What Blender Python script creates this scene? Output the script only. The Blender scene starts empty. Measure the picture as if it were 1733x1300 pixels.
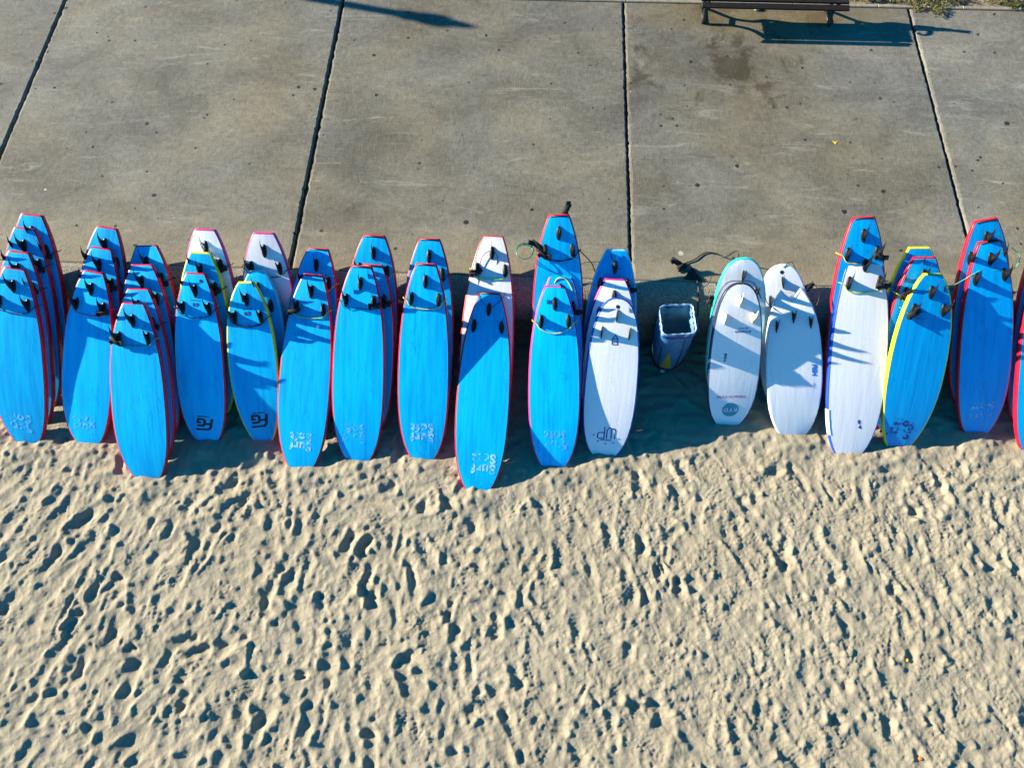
import bpy, bmesh, math, random
import numpy as np
from mathutils import Vector, Matrix, Euler

R = math.radians
random.seed(7)
rng = np.random.default_rng(11)
C = bpy.context.scene.collection
scene = bpy.context.scene

# ------------------------------------------------------------------ camera
cam_d = bpy.data.cameras.new('camera')
cam = bpy.data.objects.new('camera', cam_d)
C.objects.link(cam)
cam_d.sensor_width = 36.0
cam_d.sensor_fit = 'HORIZONTAL'
cam_d.lens = 1200.0 / 1733.0 * 36.0
cam_d.clip_end = 500
yaw, pit, roll = -0.06228601, 1.15839184, -0.02149777
fw = Vector((math.sin(yaw) * math.cos(pit), math.cos(yaw) * math.cos(pit), -math.sin(pit)))
rt = fw.cross(Vector((0, 0, 1))).normalized()
up = rt.cross(fw)
rt2 = rt * math.cos(roll) + up * math.sin(roll)
up2 = -rt * math.sin(roll) + up * math.cos(roll)
cam.matrix_world = Matrix(((rt2.x, up2.x, -fw.x, 0), (rt2.y, up2.y, -fw.y, 0), (rt2.z, up2.z, -fw.z, 6.0), (0, 0, 0, 1)))
scene.camera = cam

# ------------------------------------------------------------------ light
SUN_EL, SUN_AZ = 22.0, 12.0          # elevation; how far behind the wall line the sun stands
world = bpy.data.worlds.new('World')
scene.world = world
world.use_nodes = True
wn = world.node_tree
bg = wn.nodes['Background']
sky = wn.nodes.new('ShaderNodeTexSky')
sky.sky_type = 'NISHITA'
sky.sun_disc = False
sky.sun_elevation = R(SUN_EL)
sky.sun_rotation = R(270 + SUN_AZ)
sky.air_density = 1.0
sky.dust_density = 0.3
sky.ozone_density = 6.0
hs = wn.nodes.new('ShaderNodeHueSaturation')
hs.inputs['Hue'].default_value = 0.49
hs.inputs['Saturation'].default_value = 1.5
wn.links.new(sky.outputs[0], hs.inputs['Color'])
wn.links.new(hs.outputs[0], bg.inputs[0])
bg.inputs[1].default_value = 0.072
sd = bpy.data.lights.new('sun', 'SUN')
sun = bpy.data.objects.new('sun', sd)
C.objects.link(sun)
sd.energy = 5.0
sd.angle = R(0.53)
sd.color = (1.0, 0.90, 0.72)
sdir = Vector((math.cos(R(SUN_EL)) * math.cos(R(SUN_AZ)), -math.cos(R(SUN_EL)) * math.sin(R(SUN_AZ)), -math.sin(R(SUN_EL))))
sun.rotation_mode = 'QUATERNION'
sun.rotation_quaternion = sdir.to_track_quat('-Z', 'Y')
sun.location = (-12, 4, 8)
vs = scene.view_settings
vs.view_transform = 'Standard'
vs.look = 'None'
vs.gamma = 1.0
vs.use_curve_mapping = False
vs.exposure = 1.62

# ------------------------------------------------------------------ helpers
def tag(o, label=None, cat=None, group=None, kind=None):
    if label: o['label'] = label
    if cat: o['category'] = cat
    if group: o['group'] = group
    if kind: o['kind'] = kind
    return o

def mesh_of(name, verts, faces, mat=None, smooth=True):
    me = bpy.data.meshes.new(name)
    me.from_pydata([tuple(v) for v in verts], [], faces)
    me.validate(verbose=False)
    bm = bmesh.new(); bm.from_mesh(me)
    bmesh.ops.recalc_face_normals(bm, faces=bm.faces)
    bm.to_mesh(me); bm.free()
    if smooth:
        me.polygons.foreach_set('use_smooth', [True] * len(me.polygons))
    if mat: me.materials.append(mat)
    return me

def link(name, me, parent=None):
    o = bpy.data.objects.new(name, me)
    C.objects.link(o)
    if parent is not None: o.parent = parent
    return o

def empty(name, loc=(0, 0, 0)):
    o = bpy.data.objects.new(name, None)
    C.objects.link(o)
    o.location = loc
    o.empty_display_size = 0.1
    return o

class MB:
    def __init__(self): self.v = []; self.f = []
    def add(self, vs_, fs_):
        b = len(self.v)
        self.v += [tuple(x) for x in vs_]
        self.f += [tuple(b + i for i in f) for f in fs_]
    def box(self, c, s, rot=None, bev=0.0):
        x, y, z = s[0] / 2, s[1] / 2, s[2] / 2
        if bev <= 0:
            P = [(-x,-y,-z),(x,-y,-z),(x,y,-z),(-x,y,-z),(-x,-y,z),(x,-y,z),(x,y,z),(-x,y,z)]
            F = [(0,3,2,1),(4,5,6,7),(0,1,5,4),(1,2,6,5),(2,3,7,6),(3,0,4,7)]
        else:
            b = bev; P = []; 
            def ring(ix, iz): return [(-x+ix,-y+ix,iz),(x-ix,-y+ix,iz),(x-ix,y-ix,iz),(-x+ix,y-ix,iz)]
            P = ring(b,-z) + ring(0,-z+b) + ring(0,z-b) + ring(b,z)
            F = [(0,3,2,1),(12,13,14,15)]
            for k in range(3):
                for i in range(4):
                    F.append((k*4+i, k*4+(i+1)%4, k*4+4+(i+1)%4, k*4+4+i))
        if rot is not None: P = [rot @ Vector(q) for q in P]
        self.add([Vector(q) + Vector(c) for q in P], F)
    def tube(self, pts, r, n=6, cap=True):
        pts = [Vector(q) for q in pts]
        rr = r if isinstance(r, (list, tuple)) else [r] * len(pts)
        V = []; F = []
        t0 = (pts[1] - pts[0]).normalized()
        a = t0.orthogonal().normalized()
        for i, q in enumerate(pts):
            t = (pts[min(i+1, len(pts)-1)] - pts[max(i-1, 0)])
            t = t.normalized() if t.length > 1e-9 else t0
            a = (a - t * a.dot(t))
            a = a.normalized() if a.length > 1e-6 else t.orthogonal().normalized()
            b = t.cross(a)
            for k in range(n):
                w = 2 * math.pi * k / n
                V.append(q + (a * math.cos(w) + b * math.sin(w)) * rr[i])
        for i in range(len(pts) - 1):
            for k in range(n):
                F.append((i*n+k, i*n+(k+1)%n, (i+1)*n+(k+1)%n, (i+1)*n+k))
        if cap:
            F.append(tuple(range(n-1, -1, -1)))
            F.append(tuple((len(pts)-1)*n + k for k in range(n)))
        self.add(V, F)
    def loft(self, rings, cap0=True, cap1=True, close=True):
        n = len(rings[0]); V = [q for r in rings for q in r]; F = []
        for i in range(len(rings) - 1):
            for k in range(n if close else n - 1):
                F.append((i*n+k, i*n+(k+1)%n, (i+1)*n+(k+1)%n, (i+1)*n+k))
        if cap0: F.append(tuple(range(n-1, -1, -1)))
        if cap1: F.append(tuple((len(rings)-1)*n + k for k in range(n)))
        self.add(V, F)
    def build(self, name, mat, parent=None, smooth=True):
        return link(name, mesh_of(name, self.v, self.f, mat, smooth), parent)

def smooth_path(pts, sub=6):
    P = [Vector(q) for q in pts]
    out = []
    for i in range(len(P) - 1):
        p0 = P[max(i-1, 0)]; p1 = P[i]; p2 = P[i+1]; p3 = P[min(i+2, len(P)-1)]
        for k in range(sub):
            t = k / sub
            out.append(0.5 * ((2*p1) + (p2-p0)*t + (2*p0-5*p1+4*p2-p3)*t*t + (3*p1-p0-3*p2+p3)*t*t*t))
    out.append(P[-1])
    return out

# ------------------------------------------------------------------ materials
def new_mat(name):
    m = bpy.data.materials.new(name)
    m.use_nodes = True
    nt = m.node_tree
    b = nt.nodes['Principled BSDF']
    return m, nt, b

def N(nt, t, **kw):
    n = nt.nodes.new(t)
    for k, v in kw.items(): setattr(n, k, v)
    return n

def noise(nt, vec, scale, detail=4, rough=0.55, dist=0.0):
    n = N(nt, 'ShaderNodeTexNoise')
    n.inputs['Scale'].default_value = scale
    n.inputs['Detail'].default_value = detail
    n.inputs['Roughness'].default_value = rough
    n.inputs['Distortion'].default_value = dist
    if vec is not None: nt.links.new(vec, n.inputs['Vector'])
    return n.outputs['Fac']

def ramp(nt, fac, stops):
    r = N(nt, 'ShaderNodeValToRGB')
    el = r.color_ramp.elements
    while len(el) < len(stops): el.new(0.5)
    for e, (p_, c_) in zip(el, stops):
        e.position = p_
        e.color = c_ if len(c_) == 4 else (*c_, 1)
    nt.links.new(fac, r.inputs[0])
    return r.outputs[0]

def mix(nt, fac, a, b, mode='MIX'):
    m = N(nt, 'ShaderNodeMix', data_type='RGBA', blend_type=mode)
    for s, v in ((m.inputs[0], fac), (m.inputs[6], a), (m.inputs[7], b)):
        if isinstance(v, (int, float)): s.default_value = v
        elif isinstance(v, tuple): s.default_value = (*v, 1) if len(v) == 3 else v
        else: nt.links.new(v, s)
    return m.outputs[2]

def math_n(nt, op, a, b=0.0, clamp=False):
    m = N(nt, 'ShaderNodeMath', operation=op, use_clamp=clamp)
    for s, v in ((m.inputs[0], a), (m.inputs[1], b)):
        if isinstance(v, (int, float)): s.default_value = v
        else: nt.links.new(v, s)
    return m.outputs[0]

def mapped(nt, out, scale=(1, 1, 1), loc=(0, 0, 0), rot=(0, 0, 0)):
    m = N(nt, 'ShaderNodeMapping')
    m.inputs['Scale'].default_value = scale
    m.inputs['Location'].default_value = loc
    m.inputs['Rotation'].default_value = rot
    nt.links.new(out, m.inputs['Vector'])
    return m.outputs[0]

def bump(nt, b, h, strength=0.3, dist=0.01):
    n = N(nt, 'ShaderNodeBump')
    n.inputs['Strength'].default_value = strength
    n.inputs['Distance'].default_value = dist
    nt.links.new(h, n.inputs['Height'])
    nt.links.new(n.outputs[0], b.inputs['Normal'])

def pos(nt): return N(nt, 'ShaderNodeNewGeometry').outputs['Position']
def obco(nt): return N(nt, 'ShaderNodeTexCoord').outputs['Object']

def simple(name, col, rough=0.5, var=0.12, scale=30, spec=0.5, bumpd=0.0):
    m, nt, b = new_mat(name)
    c = obco(nt)
    f = noise(nt, c, scale, 4)
    lo = tuple(max(0, x * (1 - var)) for x in col); hi = tuple(min(1, x * (1 + var)) for x in col)
    nt.links.new(ramp(nt, f, [(0.3, lo), (0.7, hi)]), b.inputs['Base Color'])
    b.inputs['Roughness'].default_value = rough
    b.inputs['Specular IOR Level'].default_value = spec
    if bumpd: bump(nt, b, noise(nt, c, scale * 3, 5), 0.4, bumpd)
    return m

def board_skin(name, base, dark, light, streak=1.0, rough=0.34):
    m, nt, b = new_mat(name)
    c = obco(nt)
    info = N(nt, 'ShaderNodeObjectInfo').outputs['Random']
    off = N(nt, 'ShaderNodeVectorMath', operation='ADD')
    nt.links.new(c, off.inputs[0])
    cmb = N(nt, 'ShaderNodeCombineXYZ')
    nt.links.new(math_n(nt, 'MULTIPLY', info, 37.0), cmb.inputs[0])
    nt.links.new(math_n(nt, 'MULTIPLY', info, 91.0), cmb.inputs[1])
    nt.links.new(cmb.outputs[0], off.inputs[1])
    v = off.outputs[0]
    s1 = noise(nt, mapped(nt, v, (26, 1.3, 1)), 1.0, 6, 0.62, 0.4)
    s2 = noise(nt, mapped(nt, v, (7, 0.9, 1)), 1.0, 4, 0.6, 0.8)
    s3 = noise(nt, mapped(nt, v, (60, 3.0, 1)), 1.0, 3, 0.6, 0.5)
    col = mix(nt, math_n(nt, 'MULTIPLY', ramp(nt, s1, [(0.42, (0, 0, 0)), (0.68, (1, 1, 1))]), 0.8 * streak), base, dark)
    col = mix(nt, math_n(nt, 'MULTIPLY', ramp(nt, s2, [(0.45, (0, 0, 0)), (0.75, (1, 1, 1))]), 0.45 * streak), col, light)
    # creases and rubbed marks
    w = noise(nt, mapped(nt, v, (11, 2.2, 1)), 1.0, 7, 0.7, 1.6)
    cre = ramp(nt, w, [(0.485, (0, 0, 0)), (0.5, (1, 1, 1)), (0.515, (0, 0, 0))])
    gate = ramp(nt, noise(nt, mapped(nt, v, (4, 2.0, 1), (5, 3, 0)), 1.0, 3), [(0.50, (0, 0, 0)), (0.62, (1, 1, 1))])
    cm = math_n(nt, 'MULTIPLY', math_n(nt, 'MULTIPLY', cre, gate), 0.65 * streak)
    col = mix(nt, cm, col, tuple(x * 0.35 for x in dark))
    # small scuffs
    sp = ramp(nt, noise(nt, v, 42, 5, 0.7), [(0.70, (0, 0, 0)), (0.76, (1, 1, 1))])
    col = mix(nt, math_n(nt, 'MULTIPLY', sp, 0.25), col, tuple(min(1, x * 1.5 + 0.05) for x in light))
    hsv = N(nt, 'ShaderNodeHueSaturation')
    nt.links.new(col, hsv.inputs['Color'])
    nt.links.new(math_n(nt, 'ADD', math_n(nt, 'MULTIPLY', info, 0.24), 0.86), hsv.inputs['Value'])
    nt.links.new(hsv.outputs[0], b.inputs['Base Color'])
    rr = math_n(nt, 'ADD', math_n(nt, 'MULTIPLY', s3, 0.25), rough - 0.1)
    nt.links.new(rr, b.inputs['Roughness'])
    b.inputs['Specular IOR Level'].default_value = 0.3
    bump(nt, b, math_n(nt, 'ADD', s1, math_n(nt, 'MULTIPLY', s2, 1.5)), 0.12, 0.01)
    return m

M = {}
M['blue'] = board_skin('blue_slick', (0.0, 0.50, 0.93), (0.0, 0.31, 0.76), (0.0, 0.66, 0.97))
M['deep'] = board_skin('deep_blue_slick', (0.0, 0.38, 0.84), (0.0, 0.25, 0.66), (0.0, 0.48, 0.90))
M['white'] = board_skin('white_slick', (0.86, 0.87, 0.90), (0.80, 0.82, 0.86), (0.90, 0.905, 0.92), 0.5)
def rail_mat(name, col, rough=0.38):
    m, nt, b = new_mat(name)
    c = obco(nt)
    a = noise(nt, c, 22, 5, 0.65)
    col1 = mix(nt, ramp(nt, a, [(0.35, (0, 0, 0)), (0.75, (1, 1, 1))]), tuple(x * 0.85 for x in col), tuple(min(1, x * 1.12 + 0.01) for x in col))
    sc = ramp(nt, noise(nt, mapped(nt, c, (1, 0.5, 1)), 60, 4, 0.7), [(0.68, (0, 0, 0)), (0.74, (1, 1, 1))])
    nt.links.new(mix(nt, math_n(nt, 'MULTIPLY', sc, 0.3), col1, (0.6, 0.55, 0.5)), b.inputs['Base Color'])
    b.inputs['Roughness'].default_value = rough
    return m
M['red'] = rail_mat('red_rail', (0.56, 0.004, 0.028))
M['pink'] = rail_mat('magenta_rail', (0.62, 0.03, 0.22))
M['yellow'] = rail_mat('yellow_rail', (0.78, 0.68, 0.01))
M['cyan'] = rail_mat('pale_cyan_rail', (0.18, 0.55, 0.72))
M['rblue'] = rail_mat('royal_blue_rail', (0.01, 0.06, 0.50))
M['navy'] = rail_mat('navy_rail', (0.012, 0.03, 0.09))
M['turq'] = rail_mat('turquoise_rail', (0.02, 0.56, 0.50))
M['wrail'] = rail_mat('white_rail', (0.72, 0.78, 0.83))
M['dark'] = simple('black_tail_trim', (0.012, 0.012, 0.02), 0.5)
M['fin'] = simple('black_fin_rubber', (0.007, 0.007, 0.008), 0.45, 0.3, 40, 0.3)
M['cream'] = simple('cream_fin', (0.84, 0.66, 0.34), 0.35, 0.08, 30)
m_, nt_, b_ = new_mat('clear_fin')
b_.inputs['Base Color'].default_value = (0.75, 0.8, 0.82, 1)
b_.inputs['Roughness'].default_value = 0.12
b_.inputs['Transmission Weight'].default_value = 0.75
nt_.links.new(math_n(nt_, 'MULTIPLY', noise(nt_, obco(nt_), 60), 0.3), b_.inputs['Roughness'])
M['clear'] = m_
M['cblack'] = simple('black_cord', (0.012, 0.012, 0.013), 0.45)
M['cgreen'] = simple('green_cord', (0.06, 0.42, 0.22), 0.4)
M['cdkgreen'] = simple('dark_green_cord', (0.015, 0.14, 0.07), 0.4)
M['clime'] = simple('lime_cord', (0.36, 0.66, 0.03), 0.4)
M['cyellow'] = simple('yellow_cord', (0.80, 0.62, 0.03), 0.4)
M['cpink'] = simple('pink_cord', (0.72, 0.06, 0.28), 0.4)
M['cuff'] = simple('black_neoprene', (0.014, 0.014, 0.016), 0.8, 0.3, 60, 0.3)
M['metal'] = simple('grey_steel', (0.5, 0.5, 0.5), 0.3, 0.1, 60)

def print_mat(name, col, lo=0.42, hi=0.56, scale=15):
    m, nt, b = new_mat(name)
    c = pos(nt)
    b.inputs['Base Color'].default_value = (*col, 1)
    b.inputs['Roughness'].default_value = 0.5
    f = noise(nt, c, scale, 6, 0.7)
    a = ramp(nt, f, [(lo, (0, 0, 0)), (hi, (1, 1, 1))])
    nt.links.new(a, b.inputs['Alpha'])
    return m
M['p_white'] = print_mat('worn_white_print', (0.30, 0.68, 0.92), 0.43, 0.53)
M['p_faint'] = print_mat('faint_white_print', (0.12, 0.56, 0.90), 0.46, 0.58)
M['p_black'] = print_mat('black_print', (0.008, 0.010, 0.03), 0.22, 0.30)
M['p_navy'] = print_mat('navy_print', (0.01, 0.02, 0.22), 0.25, 0.33)
M['p_worn_navy'] = print_mat('worn_navy_print', (0.008, 0.02, 0.16), 0.46, 0.54)
M['p_blue'] = print_mat('blue_print', (0.02, 0.16, 0.60), 0.25, 0.33)
M['p_pink'] = print_mat('pink_print', (0.60, 0.02, 0.22), 0.25, 0.33)
M['p_teal'] = print_mat('teal_print', (0.02, 0.27, 0.40), 0.2, 0.28)
M['p_pale'] = print_mat('pale_print', (0.55, 0.78, 0.85), 0.2, 0.28)

# ---- sand
m, nt, b = new_mat('dry_sand')
c = pos(nt)
n1 = noise(nt, c, 1.3, 5, 0.6)
n2 = noise(nt, c, 240, 3, 0.7)
n3 = noise(nt, c, 34, 5, 0.65)
col = ramp(nt, n1, [(0.3, (0.29, 0.256, 0.184)), (0.7, (0.342, 0.304, 0.222))])
col = mix(nt, math_n(nt, 'MULTIPLY', ramp(nt, n2, [(0.35, (1, 1, 1)), (0.6, (0, 0, 0))]), 0.22), col, (0.22, 0.175, 0.11))
col = mix(nt, math_n(nt, 'MULTIPLY', ramp(nt, n3, [(0.66, (0, 0, 0)), (0.75, (1, 1, 1))]), 0.28), col, (0.27, 0.225, 0.15))
nt.links.new(col, b.inputs['Base Color'])
b.inputs['Roughness'].default_value = 0.95
b.inputs['Specular IOR Level'].default_value = 0.15
peb = N(nt, 'ShaderNodeTexVoronoi'); peb.inputs['Scale'].default_value = 9
nt.links.new(c, peb.inputs['Vector'])
ps = N(nt, 'ShaderNodeSeparateColor'); nt.links.new(peb.outputs['Color'], ps.inputs[0])
pm = math_n(nt, 'MULTIPLY', math_n(nt, 'LESS_THAN', peb.outputs['Distance'], 0.075), math_n(nt, 'GREATER_THAN', ps.outputs[0], 0.90))
nt.links.new(mix(nt, math_n(nt, 'MULTIPLY', pm, 0.8), col, (0.05, 0.045, 0.035)), b.inputs['Base Color'])
hb = math_n(nt, 'ADD', math_n(nt, 'MULTIPLY', noise(nt, c, 30, 8, 0.72, 0.3), 1.6), math_n(nt, 'ADD', math_n(nt, 'MULTIPLY', noise(nt, c, 75, 5, 0.7), 0.7), math_n(nt, 'MULTIPLY', n2, 0.25)))
bump(nt, b, hb, 0.65, 0.016)
M['sand'] = m

# ---- concrete
m, nt, b = new_mat('weathered_concrete')
c = pos(nt)
info = N(nt, 'ShaderNodeObjectInfo').outputs['Random']
sep = N(nt, 'ShaderNodeSeparateXYZ'); nt.links.new(c, sep.inputs[0])
big = noise(nt, mapped(nt, c, (0.7, 1.0, 1)), 1.0, 6, 0.62, 0.3)
mid = noise(nt, mapped(nt, c, (1.0, 2.2, 1)), 3.2, 7, 0.66, 0.4)
brush = noise(nt, mapped(nt, c, (2.5, 30, 1)), 1.6, 5, 0.7)
brushv = noise(nt, mapped(nt, c, (60, 5, 1)), 1.4, 4, 0.7)
grain = noise(nt, c, 130, 4, 0.75)
tint = noise(nt, c, 0.55, 5, 0.6, 0.6)
colA = ramp(nt, tint, [(0.34, (0.134, 0.130, 0.114)), (0.5, (0.138, 0.128, 0.100)), (0.66, (0.140, 0.121, 0.084))])
big2 = noise(nt, mapped(nt, c, (0.8, 1.1, 1), (3, 1, 0)), 1.1, 8, 0.68, 0.5)
col = mix(nt, 1.0, colA, ramp(nt, big2, [(0.28, (0.55, 0.55, 0.56)), (0.5, (1.0, 1.0, 1.0)), (0.70, (1.45, 1.43, 1.38))]), 'MULTIPLY')
gritA = noise(nt, c, 16, 12, 0.86)
col = mix(nt, 1.0, col, ramp(nt, gritA, [(0.30, (0.52, 0.51, 0.50)), (0.5, (1.0, 1.0, 1.0)), (0.70, (1.50, 1.49, 1.46))]), 'MULTIPLY')
col = mix(nt, math_n(nt, 'MULTIPLY', ramp(nt, brush, [(0.54, (0, 0, 0)), (0.72, (1, 1, 1))]), 0.25), col, (0.26, 0.245, 0.20))
col = mix(nt, math_n(nt, 'MULTIPLY', ramp(nt, brushv, [(0.50, (0, 0, 0)), (0.72, (1, 1, 1))]), 0.28), col, (0.245, 0.225, 0.178))
scr = noise(nt, mapped(nt, c, (1.2, 6, 1), (9, 2, 0)), 1.0, 9, 0.75, 0.6)
col = mix(nt, math_n(nt, 'MULTIPLY', ramp(nt, scr, [(0.57, (0, 0, 0)), (0.70, (1, 1, 1))]), 0.62), col, (0.31, 0.295, 0.245))
# warm sand dust blown along the beach edge
edge = math_n(nt, 'ADD', math_n(nt, 'MULTIPLY', math_n(nt, 'SUBTRACT', 4.55, sep.outputs[1]), 0.9), math_n(nt, 'MULTIPLY', math_n(nt, 'SUBTRACT', mid, 0.5), 1.3), clamp=True)
col = mix(nt, math_n(nt, 'MULTIPLY', edge, 0.62), col, (0.28, 0.235, 0.148))
# brown damp stains around the bench
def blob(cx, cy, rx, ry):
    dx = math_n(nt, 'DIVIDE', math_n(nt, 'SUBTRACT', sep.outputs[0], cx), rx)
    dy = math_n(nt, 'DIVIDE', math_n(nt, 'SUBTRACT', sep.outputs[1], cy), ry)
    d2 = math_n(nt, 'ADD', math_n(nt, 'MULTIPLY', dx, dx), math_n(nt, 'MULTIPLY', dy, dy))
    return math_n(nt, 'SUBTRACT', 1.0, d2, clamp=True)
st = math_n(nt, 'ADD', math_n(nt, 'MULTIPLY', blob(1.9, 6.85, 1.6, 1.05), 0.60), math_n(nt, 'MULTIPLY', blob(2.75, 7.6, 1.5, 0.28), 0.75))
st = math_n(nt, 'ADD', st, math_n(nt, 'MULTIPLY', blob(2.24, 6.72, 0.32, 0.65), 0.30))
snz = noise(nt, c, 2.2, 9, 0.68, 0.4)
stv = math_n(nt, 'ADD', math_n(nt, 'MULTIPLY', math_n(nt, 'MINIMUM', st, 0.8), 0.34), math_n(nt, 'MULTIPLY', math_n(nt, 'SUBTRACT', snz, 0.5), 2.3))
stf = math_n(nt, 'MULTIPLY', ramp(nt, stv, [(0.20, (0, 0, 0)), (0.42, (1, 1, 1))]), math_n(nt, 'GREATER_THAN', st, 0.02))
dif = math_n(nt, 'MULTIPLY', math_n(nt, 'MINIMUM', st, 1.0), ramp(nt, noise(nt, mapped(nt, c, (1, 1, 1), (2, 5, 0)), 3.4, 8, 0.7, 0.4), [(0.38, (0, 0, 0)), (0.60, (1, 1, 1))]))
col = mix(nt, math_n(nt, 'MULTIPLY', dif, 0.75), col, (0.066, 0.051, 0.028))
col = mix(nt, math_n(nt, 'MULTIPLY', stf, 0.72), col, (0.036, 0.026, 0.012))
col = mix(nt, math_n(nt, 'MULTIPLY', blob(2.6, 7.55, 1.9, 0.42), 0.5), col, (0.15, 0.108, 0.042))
# trodden gum and tar spots
def spots(scale, thr, keep, loc, strength, dark):
    global col
    v = N(nt, 'ShaderNodeTexVoronoi')
    v.inputs['Scale'].default_value = scale
    nt.links.new(mapped(nt, c, (1, 1, 0), loc), v.inputs['Vector'])
    s_ = N(nt, 'ShaderNodeSeparateColor'); nt.links.new(v.outputs['Color'], s_.inputs[0])
    wob = math_n(nt, 'ADD', v.outputs['Distance'], math_n(nt, 'MULTIPLY', math_n(nt, 'SUBTRACT', noise(nt, c, 45, 2), 0.5), thr * 1.2))
    size = math_n(nt, 'MULTIPLY', math_n(nt, 'ADD', math_n(nt, 'MULTIPLY', s_.outputs[1], 0.75), 0.5), thr)
    inside = math_n(nt, 'LESS_THAN', wob, size)
    kp = math_n(nt, 'GREATER_THAN', s_.outputs[0], keep)
    col = mix(nt, math_n(nt, 'MULTIPLY', math_n(nt, 'MULTIPLY', inside, kp), strength), col, dark)
spots(3.3, 0.080, 0.35, (0.3, 0.1, 0), 1.0, (0.018, 0.018, 0.022))
spots(6.5, 0.11, 0.62, (1.7, 4.2, 0), 0.95, (0.03, 0.028, 0.028))
spots(1.4, 0.05, 0.45, (7.7, 2.2, 0), 0.5, (0.06, 0.055, 0.05))
spots(2.4, 0.06, 0.86, (3.1, 9.2, 0), 0.6, (0.55, 0.52, 0.46))
vv = N(nt, 'ShaderNodeHueSaturation'); nt.links.new(col, vv.inputs['Color'])
nt.links.new(math_n(nt, 'ADD', math_n(nt, 'MULTIPLY', info, 0.14), 0.93), vv.inputs['Value'])
nt.links.new(vv.outputs[0], b.inputs['Base Color'])
b.inputs['Roughness'].default_value = 0.88
b.inputs['Specular IOR Level'].default_value = 0.25
hh = math_n(nt, 'ADD', math_n(nt, 'MULTIPLY', gritA, 1.0), math_n(nt, 'ADD', math_n(nt, 'MULTIPLY', brushv, 0.25), math_n(nt, 'MULTIPLY', mid, 0.8)))
bump(nt, b, hh, 0.55, 0.018)
M['concrete'] = m

# ---- seawall coping: exposed aggregate
m, nt, b = new_mat('aggregate_coping')
c = pos(nt)
v = N(nt, 'ShaderNodeTexVoronoi'); v.inputs['Scale'].default_value = 85
nt.links.new(c, v.inputs['Vector'])
hs = N(nt, 'ShaderNodeSeparateColor'); nt.links.new(v.outputs['Color'], hs.inputs[0])
col = ramp(nt, hs.outputs[0], [(0.0, (0.15, 0.13, 0.10)), (0.5, (0.25, 0.22, 0.17)), (0.9, (0.34, 0.30, 0.24))])
col = mix(nt, math_n(nt, 'MULTIPLY', noise(nt, c, 3, 5), 0.5), col, (0.16, 0.14, 0.11))
nt.links.new(col, b.inputs['Base Color'])
b.inputs['Roughness'].default_value = 0.9
bump(nt, b, v.outputs['Distance'], 0.6, 0.006)
M['coping'] = m
M['wallface'] = simple('wall_concrete', (0.16, 0.145, 0.12), 0.9, 0.3, 6, 0.3, 0.01)
M['sealant'] = simple('joint_dirt', (0.05, 0.044, 0.034), 0.95, 0.5, 20, 0.1)
M['soil'] = simple('dry_soil', (0.20, 0.155, 0.095), 0.95, 0.35, 9, 0.2, 0.03)
M['stone'] = simple('pale_kerb_stone', (0.22, 0.195, 0.14), 0.9, 0.25, 14, 0.3, 0.008)
M['wood'] = simple('weathered_bench_wood', (0.013, 0.009, 0.008), 0.6, 0.4, 12, 0.3, 0.004)
M['iron'] = simple('black_cast_iron', (0.014, 0.013, 0.013), 0.5, 0.3, 40, 0.5)
M['binblue'] = simple('bin_blue_plastic', (0.04, 0.15, 0.30), 0.42, 0.2, 14)
M['binrim'] = simple('bin_rim_blue', (0.015, 0.06, 0.24), 0.4, 0.15, 20)
M['binyellow'] = simple('bin_yellow_panel', (0.30, 0.27, 0.03), 0.5, 0.15, 20)
M['bindark'] = simple('bin_dark_trim', (0.015, 0.022, 0.04), 0.5, 0.2, 20)
M['liner'] = simple('thin_plastic_liner', (0.24, 0.38, 0.52), 0.25, 0.35, 22, 0.6, 0.01)
M['linerin'] = simple('liner_inside', (0.16, 0.30, 0.38), 0.3, 0.3, 10, 0.5, 0.015)
M['leaf'] = simple('dry_leaf', (0.34, 0.235, 0.10), 0.8, 0.3, 40)
M['twig'] = simple('pale_twig', (0.50, 0.40, 0.26), 0.8, 0.2, 40)
M['capy'] = simple('yellow_cap', (0.75, 0.50, 0.03), 0.4, 0.1, 40)
M['capo'] = simple('orange_wrapper', (0.55, 0.16, 0.03), 0.5, 0.2, 60)
M['paper'] = simple('pale_paper', (0.55, 0.50, 0.45), 0.8, 0.15, 40)
M['yelpaint'] = simple('yellow_paint', (0.55, 0.42, 0.02), 0.8, 0.2, 40)
def leafy(name, a, b_c):
    m, nt, b = new_mat(name)
    c = pos(nt)
    nt.links.new(ramp(nt, noise(nt, c, 14, 4), [(0.35, a), (0.65, b_c)]), b.inputs['Base Color'])
    b.inputs['Roughness'].default_value = 0.7
    return m
M['weed'] = leafy('weed_leaves', (0.045, 0.075, 0.016), (0.15, 0.14, 0.03))
M['weeddry'] = leafy('dry_weed_leaves', (0.20, 0.16, 0.04), (0.08, 0.085, 0.02))

# ------------------------------------------------------------------ setting
HW = 0.80                      # drop from promenade to beach
YE = 3.778                     # promenade edge
RS = 0.28                      # radius of the rounded coping
YF = YE - RS                   # seawall face
JX = -5.827; JW = 3.3973       # slab joints

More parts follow.
